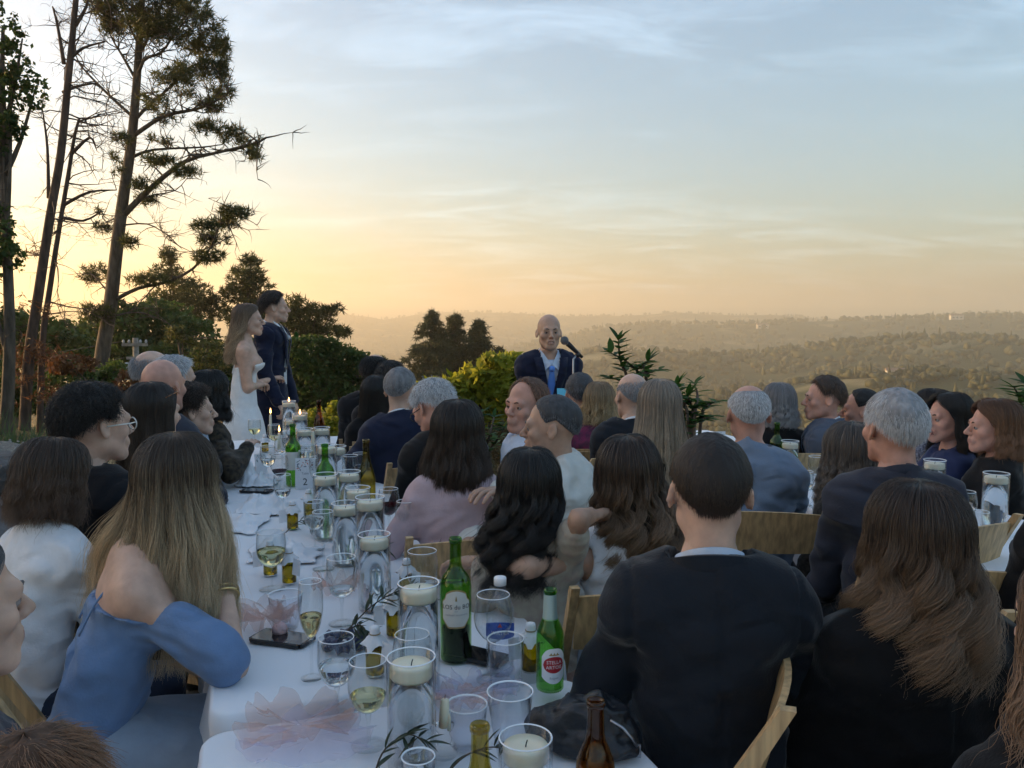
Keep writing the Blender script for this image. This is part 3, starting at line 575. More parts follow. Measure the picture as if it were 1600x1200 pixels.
HC = dict(black=((.010, .008, .007), (.016, .012, .010)), darkbrown=((.018, .011, .008), (.045, .026, .016)), brown=((.045, .026, .016), (.11, .062, .036)), ombre=((.055, .034, .021), (.56, .42, .26)), blonde=((.22, .15, .085), (.50, .38, .22)), bride=((.13, .085, .055), (.46, .33, .21)), grey=((.20, .20, .21), (.36, .36, .37)), darkgrey=((.06, .06, .065), (.16, .165, .18)), white=((.34, .35, .37), (.66, .67, .69)), greyblonde=((.24, .20, .16), (.46, .37, .27)), auburn=((.10, .045, .02), (.24, .12, .06)), reddish=((.12, .06, .035), (.24, .13, .08)), greybrown=((.09, .075, .065), (.20, .17, .145)), wavybrown=((.034, .020, .013), (.25, .16, .095)), lightbrown=((.08, .045, .025), (.22, .13, .075)))
HM = {k: hair_mat(k, *v) for k, v in HC.items()}
def cloth(name, *a, **k): return wrinkle(cloth0(name, *a, **k), 5.5, .060 if name not in ('bridal', 'tie') else .004)
def cloth0(name, c, rough=.85, bump=.35, bs=160, sheen=.15, noise=.05, ns=30, col2=None, spec=.25): return mat('cloth_'+name, c, rough, noise, ns, bump, bs, sheen=sheen, col2=col2, spec=spec, bdist=.003)
CL = dict(navy=cloth('navy', (.010, .014, .036)), blacksuit=cloth('blacksuit', (.006, .0065, .009)), charcoal=cloth('charcoal', (.010, .013, .019)), slate=cloth('slate', (.030, .033, .048)), bluegrey=cloth('bluegrey', (.17, .22, .30)), white=cloth('white', (.74, .75, .78)), paleblue=cloth('paleblue', (.52, .60, .72)), pink=cloth('pink', (.50, .37, .39)), dress=cloth('dress', (.15, .235, .40)), bridal=cloth('bridal', (.74, .74, .74)), tan=cloth('tan', (.22, .17, .09), noise=.6, ns=120, col2=(.42, .34, .20)), embroid=cloth('embroidered', (.016, .014, .014), noise=.5, ns=45, col2=(.075, .055, .035)), black=cloth('black', (.004, .004, .005)), lace=cloth('lace', (.006, .006, .007), noise=.5, ns=70, col2=(.045, .04, .035)), floral=cloth('floral', (.66, .53, .45), noise=.40, ns=38, col2=(.46, .42, .33)), polka=cloth('polka', (.02, .024, .06), noise=.4, ns=90, col2=(.3, .32, .4)), deepblue=cloth('deepblue', (.020, .030, .085)), greysuit=cloth('greysuit', (.075, .095, .135)), wine=cloth('wine', (.06, .022, .03), noise=.5, ns=50, col2=(.02, .02, .03)), plaid=cloth('plaid', (.45, .26, .20), noise=.4, ns=22, col2=(.60, .42, .34)), linen=cloth('linen', (.62, .62, .58)), tie=cloth('tie', (.10, .26, .72), .5), silvertie=cloth('silvertie', (.55, .58, .62), .45), stripes=cloth('stripes', (.35, .05, .16), noise=.5, ns=30, col2=(.06, .03, .06)), magenta=cloth('magenta', (.45, .04, .20)), jeans=cloth('jeans', (.03, .04, .07)), camo=cloth('camo', (.05, .045, .03), noise=.6, ns=26, col2=(.02, .018, .015)), striped=cloth('skirt', (.30, .36, .44)))
# --- head
def head_mesh(sex, h, face=True, smile=0.0, openm=0.0, ear=1.0):
    w = 1.0 if sex == 'm' else .94; jw = 1.0 if sex == 'm' else .86
    def fn(P):
        d = s_ell(P, (0, -.014, .034), (.0765*w, .097, .087))
        d = smin(d, s_ell(P, (0, .026, -.028), (.060*w, .066, .083)), .03)
        for s in (-1, 1):
            d = smin(d, s_cone(P, (s*.046*jw, .004, -.058), (s*.018*jw, .069, -.097), .020, .019), .028)
            d = smin(d, s_ell(P, (s*.045*w, .060, -.022-.003*smile), (.021, .022, .020)), .02)
        d = smin(d, s_ell(P, (0, .078, -.098), (.025*jw, .018, .019)), .016)
        d = smin(d, s_cone(P, (-.034, .080, .020), (.034, .080, .020), .015, .015), .016)
        if face:
            d = smin(d, s_cone(P, (0, .086, .014), (0, .1145, -.026), .008, .0115), .010)
            for s in (-1, 1):
                d = smin(d, s_ell(P, (s*.0115, .102, -.031), (.008, .010, .008)), .007)
                d = smax(d, -s_ell(P, (s*.031, .1005, .000), (.0155, .011, .0095)), .009)
                d = smin(d, s_cone(P, (s*.020, .0905, .0075), (s*.042, .0845, .0065), .0038, .0036), .004)
            mw = .021+.006*smile; up = .006*smile
            d = smin(d, s_ell(P, (0, .090, -.062), (.028, .014, .022)), .012)
            if openm: d = smax(d, -s_ell(P, (0, .104, -.064-.004*openm), (.020+.004*openm, .020, .004+.009*openm)), .004)
            for s in (-1, 1):
                d = smin(d, s_cone(P, (0, .1015, -.0565+.004*openm), (s*mw, .091, -.0595+up), .0042, .0022), .004)
                d = smin(d, s_cone(P, (0, .1005, -.0680-.012*openm), (s*mw*.9, .0905, -.0615+up), .0052, .0022), .004)
        else:
            d = smin(d, s_cone(P, (0, .086, .014), (0, .113, -.026), .009, .013), .010)
        for s in (-1, 1):
            M = rotz(s*.45) @ roty(s*-.18) @ rotx(.18); c = (s*.0805*w, -.010, -.006)
            e = s_ell(P, c, (.0075, .0195*ear, .0315*ear), M); e = smax(e, -s_ell(P, (c[0]+s*.008, c[1]+.006, c[2]+.003), (.0065, .011, .019), M), .004); d = smin(d, e, .006)
        d = smin(d, s_cone(P, (0, -.022, -.05), (0, -.036, -.14), .050 if sex == 'm' else .043, .052 if sex == 'm' else .045), .03)
        return d
    V, Q = nets(fn, (-.1, -.13, -.16), (.1, .135, .135), h)
    mi = np.zeros(len(Q), int); c = V[Q].mean(1)
    if face:
        k = (c[:, 1] > .0925) & (np.abs(c[:, 0]) < .022+.003*smile) & (c[:, 2] > -.0725-.016*openm) & (c[:, 2] < -.0535+.006*openm); mi[k] = 1
        if openm: mi[(c[:, 1] < .0965) & (c[:, 1] > .075) & (np.abs(c[:, 0]) < .02) & (c[:, 2] < -.056) & (c[:, 2] > -.078)] = 5
    return V, Q, mi
def uvs(c, r, n=10, m=8):
    th = np.linspace(0, math.pi, m+1); ph = np.linspace(0, 2*math.pi, n, endpoint=False); V = np.array([[math.sin(t)*math.cos(p), math.sin(t)*math.sin(p), math.cos(t)] for t in th for p in ph])*np.asarray(r)+np.asarray(c)
    Q = [[i*n+j, (i+1)*n+j, (i+1)*n+(j+1) % n, i*n+(j+1) % n] for i in range(m) for j in range(n)]; return V, np.array(Q)
HEADS = {}
def get_head(sex, h, face, smile, openm):
    k = (sex, h, face, smile, openm)
    if k not in HEADS: HEADS[k] = head_mesh(sex, h, face, smile, openm)
    return HEADS[k]
# --- hand in its own frame: wrist at 0, fingers along +Y, palm facing -Z, thumb towards +X (mirror for the other hand)
def hand_mesh(curl, h=.0045):
    fl = [(.030, .088, .034, .024, .020, .0088), (.010, .093, .040, .027, .021, .0092), (-.011, .089, .037, .025, .020, .0088), (-.030, .080, .029, .020, .018, .0078)]
    segs = []
    for x, y, a, b, c, r in fl:
        p = V3(x, y, 0); ang = 0; 
        for L, k in ((a, .8), (b, 1.1), (c, .7)):
            ang += curl*k; q = p+V3(x*.12*L/.03 if ang < .8 else 0, L*math.cos(ang), -L*math.sin(ang)); segs.append((p, q, r, r*.9)); p = q; r *= .92
    tp = [V3(.022, .022, -.006), V3(.048, .050, -.014), V3(.058, .082, -.020-.02*curl), V3(.056-.012*curl, .108, -.028-.03*curl)]
    th = [(tp[0], tp[1], .014, .0115), (tp[1], tp[2], .0112, .0100), (tp[2], tp[3], .0098, .0082)]
    def fn(P):
        d = s_cone(P, (0, -.03, 0), (0, .01, 0), .026, .026, (0, 0, 1), .72)
        d = smin(d, s_cone(P, (.016, .02, 0), (.026, .084, 0), .020, .0115, (0, 0, 1), .85), .015); d = smin(d, s_cone(P, (-.014, .02, 0), (-.026, .078, 0), .020, .0105, (0, 0, 1), .85), .015); d = smin(d, s_cone(P, (0, .02, 0), (0, .084, 0), .020, .012, (0, 0, 1), .85), .015)
        f = None
        for a, b, r1, r2 in segs: e = s_cone(P, a, b, r1, r2); f = e if f is None else smin(f, e, .0025)
        t = None
        for a, b, r1, r2 in th: e = s_cone(P, a, b, r1, r2); t = e if t is None else smin(t, e, .006)
        return smin(smin(d, f, .006), t, .010)
    return nets(fn, (-.055, -.06, -.11), (.08, .20, .035), h)
HANDS = {}
def get_hand(curl, fine):
    k = (curl, fine)
    if k not in HANDS: HANDS[k] = hand_mesh(curl, .0045 if fine else .0072)
    return HANDS[k]
# --- hair
CR = V3(0, -.014, .034); CRR = V3(.0765, .097, .087)
def scalp(th, ph, off, w=1.0):
    d = np.stack([np.sin(th)*np.sin(ph), np.sin(th)*np.cos(ph), np.cos(th)], -1); r = CRR*np.array([w, 1, 1]); return CR+d*(r+np.asarray(off)[..., None] if np.ndim(off) else r+off)
def wrap(a): return (a+math.pi) % (2*math.pi)-math.pi
def curves(name, pts, rad, m, parent):
    """pts: (n strands, k points, 3)"""
    n, k = pts.shape[:2]; hc = bpy.data.hair_curves.new(name); hc.add_curves([k]*n)
    hc.attributes['position'].data.foreach_set('vector', np.ascontiguousarray(pts, dtype=f32).ravel())
    a = hc.attributes.get('radius') or hc.attributes.new('radius', 'FLOAT', 'POINT'); a.data.foreach_set('value', np.tile((rad*np.linspace(1, .18, k)**.7).astype(f32), n))
    hc.materials.append(m); o = bpy.data.objects.new(name, hc); COL.objects.link(o); o.parent = parent; return o
def hair_short(style, sex, g):
    """returns cap mesh (V,Q) and strands in head space"""
    n = style.get('n', 2500); L = style.get('len', .03); curl = style.get('curl', 0); vol = style.get('vol', .010); bald = style.get('bald', 0); w = 1.0 if sex == 'm' else .94
    fr = style.get('front', 52); side = style.get('side', 94); back = style.get('back', 131); comb = style.get('comb', 0.0)
    def thmax(ph):
        a = np.abs(wrap(ph)); return np.radians(np.interp(np.degrees(a), [0, 25, 50, 72, 95, 120, 150, 180], [fr, fr+2, fr+16, side, side-8, side+14, back-4, back]))
    def thmin(ph):
        if not bald: return np.zeros_like(ph)
        a = np.abs(wrap(ph)); return np.radians(np.interp(np.degrees(a), [0, 60, 100, 140, 180], [170, 150 if bald > 1.5 else 80*bald, 58*bald, 50*bald, 48*bald]))
    nt, npn = 22, 48; T = np.linspace(0, 1, nt); PH = np.linspace(-math.pi, math.pi, npn); PHg, Tg = np.meshgrid(PH, T); t0 = thmin(PHg); t1 = np.maximum(thmax(PHg), t0+.01); TH = t0+(t1-t0)*Tg
    e = np.clip((1-Tg)*5, 0, 1)*(np.clip(Tg*2, 0, 1)*.5 if bald else 1); off = .0025+vol*e*(1+.35*fbm(np.stack([np.sin(PHg)*3, np.cos(PHg)*3, TH*4], -1), 3, int(g.integers(99)))); V = scalp(TH, PHg, off, w).reshape(-1, 3)
    q = (np.arange(nt-1)[:, None]*npn+np.arange(npn-1)[None]).ravel(); Q = np.stack([q, q+npn, q+npn+1, q+1], -1)
    mm = n*(2 if not bald else 5); ph = g.uniform(-math.pi, math.pi, mm); z = g.uniform(-1, 1, mm); th = np.arccos(z); ok = (th < thmax(ph)) & (g.random(len(th)) < np.clip((th-thmin(ph))/(.38 if bald else .001), 0, 1)); ph, th = ph[ok][:n], th[ok][:n]; n = len(ph)
    edge = np.clip((thmax(ph)-th)/.25, .25, 1); p = scalp(th, ph, 0, w); nrm = (p-CR)/CRR**2; nrm /= np.linalg.norm(nrm, axis=1, keepdims=True)
    down = np.stack([np.cos(th)*np.sin(ph), np.cos(th)*np.cos(ph), -np.sin(th)], -1); fwd = V3(comb, 1, 0)*np.clip(np.cos(ph), 0, 1)[:, None]*np.clip(1-th, 0, 1)[:, None]
    lay = style.get('lay', .6); d = nrm*(1-lay)+(down+fwd*.8)*lay+g.standard_normal((n, 3))*style.get('mess', .18); d /= np.linalg.norm(d, axis=1, keepdims=True)
    k = 5 if not curl else 9; Ls = L*(.6+.6*g.random(n))*edge; s = np.linspace(0, 1, k); pts = p[:, None]+d[:, None]*(Ls[:, None]*s)[..., None]+nrm[:, None]*(vol*.8*edge[:, None]*np.sin(s*math.pi*.6))[..., None]
    pts = pts-V3(0, 0, 1)*(Ls[:, None]*s**2*.35)[..., None]
    if curl:
        u = np.cross(d, g.standard_normal((n, 3))); u /= np.linalg.norm(u, axis=1, keepdims=True); v = np.cross(d, u); a = s*2*math.pi*g.uniform(1, 2.0, (n, 1))+g.uniform(0, 6, (n, 1)); r = curl*s*edge[:, None]; pts += u[:, None]*(r*np.cos(a))[..., None]+v[:, None]*(r*np.sin(a))[..., None]
    q_ = (pts-CR)/(CRR*np.array([w, 1, 1])+.001); ln = np.linalg.norm(q_, axis=2, keepdims=True); pts = np.where(ln < 1.02, CR+q_/ln*1.02*(CRR*np.array([w, 1, 1])+.001), pts)
    return (V, Q), pts
def hair_long(style, sex, g):
    n = style.get('n', 4000); end = style.get('end', -.32); rx = style.get('rx', .12); ry = style.get('ry', .09); ysh = style.get('ysh', -.045); xsh = style.get('xsh', 0.0); vol = style.get('vol', .016); wave = style.get('wave', 0); lam = style.get('lam', .09); open_ = R(style.get('open', 62)); ncl = style.get('clumps', 70); k = style.get('k', 16); curl = style.get('curl', 0); pinch = style.get('pinch', 0); bang = style.get('bang', 0)
    z0 = CR[2]-.01; w = .96
    def surf(ph, v, fac, gr):
        """v 0..1: crown to tips"""
        v1 = .30; th = np.clip(v/v1, 0, 1)*R(92); on = scalp(th, ph, vol*np.clip(v/v1*3, .6, 1)*fac, w)
        t = np.clip((v-v1)/(1-v1), 0, 1); e = t*t*(3-2*t); ex, ey = .0765*w+vol*fac, .097+vol*fac
        X = ex+(rx*(.75+.25*fac)-ex)*np.minimum(1, e*1.25); Y = ey+(ry*(.75+.25*fac)-ey)*np.minimum(1, e*1.25)
        if pinch: X = X*(1-pinch*np.exp(-((t-.35)/.2)**2))
        lo = np.stack([X*np.sin(ph)+xsh*e, CR[1]+Y*np.cos(ph)+ysh*e*1.0, z0+(end*gr-z0)*t], -1)
        return np.where((v <= v1)[..., None], on, lo)
    nph, nv = 44, 26; PH = np.linspace(open_, 2*math.pi-open_, nph); VV = np.linspace(0, .97, nv); A, B = np.meshgrid(PH, VV); fac = np.full(A.shape, .62); A2 = math.pi+(A-math.pi)*(1-.0*B); C = surf(A2, B, fac, np.full(A.shape, .95)); C += .006*fbm(np.stack([np.sin(A)*9, np.cos(A)*9, B*3], -1), 3, 5)[..., None]*np.stack([np.sin(A), np.cos(A), 0*A], -1)*np.clip(B*3, 0, 1)[..., None]
    V = C.reshape(-1, 3); q = (np.arange(nv-1)[:, None]*nph+np.arange(nph-1)[None]).ravel(); Q = np.stack([q, q+nph, q+nph+1, q+1], -1)
    nf_, nt_ = 18, 10; A3, T3 = np.meshgrid(np.linspace(-open_*1.03, open_*1.03, nf_), np.linspace(0, 1, nt_)); tf = R(style.get('front', 46))+(R(94)-R(style.get('front', 46)))*np.clip(np.abs(A3)/open_, 0, 1)**2.2; C3 = scalp(tf*T3, A3, vol*.55*np.clip((1.06-T3)*4, .12, 1), w).reshape(-1, 3); q3 = (np.arange(nt_-1)[:, None]*nf_+np.arange(nf_-1)[None]).ravel(); Q = np.vstack([Q, np.stack([q3, q3+nf_, q3+nf_+1, q3+1], -1)+len(V)]); V = np.vstack([V, C3])
    ph = g.uniform(0, 2*math.pi, n); a = wrap(ph); sgn = np.where(a >= 0, 1, -1); tgt = np.where(np.abs(a) < open_, sgn*(open_+g.random(n)*R(16)), a); v0 = g.random(n)**.7*np.where(np.abs(a) < open_, .30*(style.get('front', 46)+(94-style.get('front', 46))*np.clip(np.abs(a)/open_, 0, 1)**2.2)/92, .27); depth = 1-g.random(n)**1.6*.42; gr = 1-style.get('rag', .13)*g.random(n)**1.3
    clc = g.uniform(-math.pi, math.pi, ncl); ci = np.argmin(np.abs(wrap(tgt[:, None]-clc[None])), 1); cc = clc[ci]; cph = g.uniform(0, 6.28, ncl)[ci]+g.normal(size=n)*.35; clam = (lam*g.uniform(.8, 1.25, ncl))[ci]; cdep = g.normal(size=ncl)[ci]*style.get('cdep', .006)
    s = np.linspace(0, 1, k); v = v0[:, None]+(1-v0[:, None])*s; aa = a[:, None]+wrap(tgt-a)[:, None]*np.clip((v-v0[:, None])*6, 0, 1); aa = aa+wrap(cc-tgt)[:, None]*style.get('clump', .45)*np.clip(v-.25, 0, 1)
    pts = surf(aa, v, np.repeat(depth[:, None], k, 1)+.12*g.normal(size=(n, 1)), np.repeat(gr[:, None], k, 1)); low = np.clip((v-.3)/.7, 0, 1); rad = np.stack([np.sin(aa), np.cos(aa), 0*aa], -1); tan = np.stack([np.cos(aa), -np.sin(aa), 0*aa], -1)
    L = -(pts[..., 2]-z0); ang = 2*math.pi*L/clam[:, None]+cph[:, None]; amp = wave*np.clip(low*1.6, 0, 1)
    pts = pts+rad*(amp*.7*np.cos(ang)+cdep[:, None]*np.clip(low*2, 0, 1))[..., None]+tan*(amp*np.sin(ang))[..., None]
    jit = np.cumsum(g.standard_normal((n, k, 3))*style.get('fly', .0016), 1)*np.clip(v, .1, 1)[..., None]; pts = pts+jit
    fl = g.random(n) < .03; pts[fl] += np.cumsum(g.standard_normal((fl.sum(), k, 3))*.005, 1)*low[fl][..., None]
    return (V, Q), pts
def person(label, hx, topy, Y, rz, hrz=None, sex='m', pose='sit', skin_='fair', hair=None, hcol='brown', top='blacksuit', cut='suit', sleeve=1.0, legs='charcoal', lean=(4, 0), pitch=0, roll=0, armL=None, armR=None, face=False, smile=0, openm=0, fat=1.0, hs=1.0, q=.0142, cat='person', shirt=None, chair=True, glasses=None, group=None, who=None, topd=.135, curl=.35, ground=0.0, hq=None, neckcut=None, wr=1.0, collar_col=None, sh_w=None, fold=1.0, skirt=False, chairz=None, extra=None, nf=0.0, chair_off=(0, 0)):
    if q == .0142 and Y > 3.2: q = .0172
    rz = R(rz); hrz = R(hrz) if hrz is not None else rz; g = np.random.default_rng(int(hashlib.md5(label.encode()).hexdigest()[:6], 16))
    hw = at(hx, topy, Y); hsz = hs*(.985 if sex == 'm' else .95); HCn = np.array(hw)-V3(0, 0, topd*hsz)        # head centre, world
    Rb = rotz(rz); fw = Rb@V3(0, 1, 0); rt = Rb@V3(1, 0, 0); Hm = rotz(hrz)@roty(R(roll))@rotx(R(-pitch))
    bs = hs*(1.0 if sex == 'm' else .92)
    c7 = HCn+Hm@V3(0, -.036, -.145)*hsz*.55+rotz(hrz)@V3(0, -.036, -.15)*hsz*.45
    c7 = c7-fw*nf
    u = V3(0, 0, 1)*math.cos(R(lean[0]))*math.cos(R(lean[1]))+fw*math.sin(R(lean[0]))+rt*math.sin(R(lean[1])); u /= np.linalg.norm(u)
    if pose == 'sit': hz = ground+.55*min(1, .55+.45*hs); tl = max(.34, (c7[2]-hz)/u[2])
    else: hz = ground+(c7[2]-ground)*.625; tl = (c7[2]-hz)/u[2]
    hip = c7-u*tl; root = V3(hip[0], hip[1], ground); ss = tl/.53; bw = bs*fat
    J = lambda p: np.asarray(p)-root
    shw = (sh_w or (.153 if sex == 'm' else .131))*bs
    shz = c7-u*.098*bs+fw*.012; sh = {s: shz+rt*(s*shw) for s in (-1, 1)}
    waist = hip+u*tl*.36; chest = hip+u*tl*.76+fw*.012; fwu = fw-u*(fw@u); fwu /= np.linalg.norm(fwu)
    l1, l2 = .285*bs, .255*bs
    def ik(s, spec):
        S = sh[s]
        if spec is None: spec = {'loc': (s*.11, .30, -.40)} if pose == 'sit' else {'loc': (s*.22, .06, -.62)}
        if 'world' in spec: T = np.array(spec['world'], float)
        else: l = spec['loc']; T = shz+rt*l[0]*bs+fw*l[1]*bs+V3(0, 0, l[2]*bs)
        d = T-S; D = np.linalg.norm(d); mx = (l1+l2)*.995
        if D > mx: T = S+d/D*mx; D = mx; d = T-S
        if 'elbow' in spec: el = np.array(spec['elbow'], float); e = el-S; el = S+e/np.linalg.norm(e)*l1
        else:
            hint = spec.get('hint', (s*.6, -.5, -.6)); hv = rt*hint[0]+fw*hint[1]+V3(0, 0, hint[2]); a = (l1*l1-l2*l2+D*D)/(2*D); hh = math.sqrt(max(0, l1*l1-a*a)); n = d/D; hv = hv-n*(hv@n); hv /= np.linalg.norm(hv)+1e-9; el = S+n*a+hv*hh
        f = T-el; T = el+f/np.linalg.norm(f)*l2; return S, el, T, spec
    arms = {-1: ik(-1, armL), 1: ik(1, armR)}
    # legs
    if pose == 'sit':
        kn = {s: hip+rt*s*.13*bs+fw*.42*bs+V3(0, 0, -.06*0+(.50-hz+ground)*1.0) for s in (-1, 1)}; an = {s: V3(*(kn[s]+fw*(-.03))[:2], ground+.075) for s in (-1, 1)}
    else:
        kn = {s: V3(*(hip+rt*s*.095*bs+fw*.02)[:2], ground+(hz-ground)*.53) for s in (-1, 1)}; an = {s: V3(*(hip+rt*s*.10*bs)[:2], ground+.075) for s in (-1, 1)}
    hj = {s: hip+rt*s*.085*bs+(fw*.03 if pose == 'sit' else 0) for s in (-1, 1)}
    cr = .165 if sex == 'm' else .142; wr_ = (.132 if sex == 'm' else .112)*wr; pr = .160 if sex == 'm' else .165
    def torso(P, inf, pad=0.0):
        d = s_cone(P, J(hip-u*.03), J(waist), pr*bw+inf, wr_*bw+inf, fwu, .78); d = smin(d, s_cone(P, J(waist), J(chest), wr_*bw+inf, cr*bw*.97+inf, fwu, .70), .05)
        d = smin(d, s_cone(P, J(sh[-1]-rt*-.02), J(sh[1]-rt*.02), (.062 if sex == 'm' else .050)*bs+inf+pad, (.062 if sex == 'm' else .050)*bs+inf+pad), .07)
        for s in (-1, 1): d = smin(d, s_cone(P, J(c7-u*.012-fw*.004), J(sh[s]+u*(.012+pad)), .046*bs+inf*.5, .044*bs+inf), .045)
        if sex == 'f':
            for s in (-1, 1): d = smin(d, s_ell(P, J(hip+u*tl*.70+fw*.085*bs+rt*s*.07*bs), (.06*bs+inf,)*3), .04)
        return d
    def armf(P, s, inf, t=1.0, loose=0.0):
        S, E, H, _ = arms[s]; fa = 1.0 if sex == 'm' else .86; d = s_cone(P, J(S), J(E if t > .5 else S+(E-S)*t*2), .047*bs*fat*fa+inf, .038*bs*fa+inf+loose)
        if t > .5: d = smin(d, s_cone(P, J(E), J(E+(H-E)*(t-.5)*2*.97), .039*bs*fa+inf+loose, .028*bs*fa+inf+loose), .02)
        return d
    def legf(P, s, inf): return smin(s_cone(P, J(hj[s]), J(kn[s]), .088*bw+inf, .058*bs+inf), s_cone(P, J(kn[s]), J(an[s]), .056*bs+inf, .040*bs+inf), .03)
    allp = np.array([hip, c7, chest, *sh.values(), *kn.values(), *an.values()]+[a[i] for a in arms.values() for i in (1, 2)])-root
    t = empty('person', root, 0, label, cat, group)
    # body
    skm = SK[skin_]; bare = cut in ('bridal', 'offshoulder', 'sleeveless')
    def fb(P):
        d = torso(P, -.004 if bare else -.015)
        d = smin(d, s_cone(P, J(c7-u*.03), J(HCn+Hm@V3(0, -.024, -.085)*hsz), .052*bs, (.052 if sex == 'm' else .044)*hsz), .03)
        for s in (-1, 1): d = smin(d, armf(P, s, -.010 if (sleeve > .9 and not bare) else 0), .03)
        for s in (-1, 1): d = smin(d, legf(P, s, -.004), .03)
        for s in (-1, 1): d = smin(d, s_cone(P, J(an[s]-V3(0, 0, .03)), J(an[s]+fw*.15-V3(0, 0, .045)), .035*bs, .028*bs), .02)
        return d
    hb = .0115 if bare else .027
    Vb, Qb = nets(fb, np.minimum(allp.min(0)-.12, (-.2, -.2, 0)), np.maximum(allp.max(0)+.12, J(HCn)), hb); Vb = relax(Vb, Qb, 3) if bare else Vb; parts = [(Vb, Qb, np.zeros(len(Qb), int))]
    hV, hQ, hmi = get_head(sex, hq or ((.0047 if Y < 4 or pose == 'stand' else .0056) if face else .0085), face, smile, openm); X = lambda p: (np.asarray(p)*hsz)@Hm.T+HCn-root
    parts.append((X(hV), hQ, hmi))
    if face:
        for s in (-1, 1):
            v, qq = uvs((s*.031, .0795, .0005), (.0120, .0120, .0120)); parts.append((X(v), qq, np.full(len(qq), 2)))
            v, qq = uvs((s*.0305+.0, .0892, .0008), (.0064, .0026, .0064), 8, 6); parts.append((X(v), qq, np.full(len(qq), 3)))
            mb = MB().tube([(s*.014, .0955, .0205), (s*.026, .0965, .0250), (s*.040, .0885, .0225), (s*.047, .080, .0185)], [.0030, .0038, .0034, .0015], 6, caps=False); parts.append((X(mb.v), np.array(mb.f), np.full(len(mb.f), 4)))
        if openm:
            v, qq = uvs((0, .090, -.0585), (.019, .009, .0055)); parts.append((X(v), qq, np.full(len(qq), 6)))
    for s in (-1, 1):
        S, E, H, sp = arms[s]
        if sp.get('nohand'): continue
        hv, hq_ = get_hand(sp.get('curl', curl), 'curl' in sp or bare or 'world' in sp); f = H-E; f /= np.linalg.norm(f); yv = f*.75+np.array(sp.get('hdir', f))*.25 if 'hdir' not in sp else np.array(sp['hdir'], float); yv /= np.linalg.norm(yv)
        pn = np.array(sp.get('palm', (0, 0, -1)), float); zv = -(pn-yv*(pn@yv)); zv /= np.linalg.norm(zv)+1e-9; xv = np.cross(yv, zv); M = np.stack([xv, yv, zv], 1); v = hv.copy(); v[:, 0] *= -s
        qq = hq_ if -s > 0 else hq_[:, ::-1]; parts.append((v*(bs*(.97 if sex == 'm' else .93))@M.T+J(H), qq, np.zeros(len(qq), int)))
    off = 0; VV = []; QQ = []; MM = []
    for v, qq, m_ in parts: VV.append(v); QQ.append(np.asarray(qq)+off); MM.append(m_); off += len(v)
    mesh_obj('body', np.vstack(VV), np.vstack(QQ), [skm, M_LIP if sex == 'f' else M_LIPM, M_EYE, M_IRIS, MATS['cap_'+hcol], M_MOUTH, M_TEETH], t, True, np.concatenate(MM))
    # clothing
    inf = {'suit': .015, 'shirt': .012, 'cape': .022, 'coat': .015}.get(cut, .010); pad = .014 if cut == 'suit' else 0
    nk = {'suit': .012, 'shirt': .030, 'coat': .020, 'cape': .030, 'bridal': -.20, 'offshoulder': -.125, 'sleeveless': -.02, 'scoop': -.035}.get(cut, .0) if neckcut is None else neckcut
    hem = -.10 if pose == 'sit' else (-.16 if cut == 'suit' else -.08)
    def fc(P):
        d = torso(P, inf, pad)
        if cut == 'suit':
            for s in (-1, 1): d = smin(d, s_cone(P, J(c7-u*.035-fw*.01), J(sh[s]+rt*s*.038*bs+u*.030*bs), .036*bs, .027*bs, fwu, 1.6), .018)
        for s in (-1, 1):
            if sleeve > 0 and cut not in ('bridal', 'sleeveless', 'offshoulder'): d = smin(d, armf(P, s, inf*.85, sleeve, .007 if cut in ('suit', 'coat', 'cape') else .005), .018)
        if cut == 'cape':
            for s in (-1, 1):
                S, E, H, _ = arms[s]; d = smin(d, s_cone(P, J(S), J(S*.45+E*.55+V3(0, 0, -.06)), .085, .11), .05)
        pl = (P-J(c7+u*nk).astype(f32)); nrm_ = (u*.92+fw*.38) if cut not in ('bridal', 'offshoulder') else (u*.97-fw*.18 if cut == 'bridal' else u); 
        if cut in ('bridal', 'offshoulder'): d = smax(d, pl@nrm_.astype(f32), .008)
        else:
            na = (u*.8+fw*.2).astype(f32); na /= np.linalg.norm(na); qv = pl-np.outer(pl@na, na); cyl = np.sqrt((qv*qv).sum(1))-(.085 if cut not in ('sleeveless', 'scoop') else .10)*bs
            d = smax(d, -np.maximum(cyl, -(pl@nrm_.astype(f32))), .006)
        if cut in ('sleeveless', 'bridal'):
            for s in (-1, 1): S, E, H, _ = arms[s]; d = smax(d, -s_cone(P, J(S+rt*s*.010), J(E), .063*bs, .06*bs), .012)
        if cut == 'offshoulder':
            for s in (-1, 1):
                S, E, H, _ = arms[s]; d = smin(d, s_cone(P, J(S+(E-S)*.40), J(S+(E-S)*.84), .056*bs, .066*bs), .03)
        if pose == 'sit' or not skirt: d = smax(d, -(P[:, 2]-(J(hip)[2]+hem)), .01)
        return d
    ap = allp[[0, 1, 2, 3, 4]+list(range(9, 13))]
    Vc, Qc = nets(fc, ap.min(0)-.24, ap.max(0)+.20, q)
    Nn = vnormals(Vc, Qc); Lc = (Vc-J(hip))@np.stack([rt, fwu, u], 1); sd_ = int(g.integers(1000))
    fo = 1-2*np.abs(fbm(np.stack([Lc[:, 0]*5.5+Lc[:, 2]*3.2*np.sign(Lc[:, 0]), Lc[:, 1]*5.5, Lc[:, 2]*9], -1), 2, sd_)); fo2 = fbm(np.stack([Lc[:, 0]*14, Lc[:, 1]*14, Lc[:, 2]*20+Lc[:, 0]*9], -1), 2, sd_+9)
    amp = {'suit': .0075, 'shirt': .0125, 'coat': .010, 'cape': .010, 'offshoulder': .009, 'bridal': .0015}.get(cut, .009)*fold
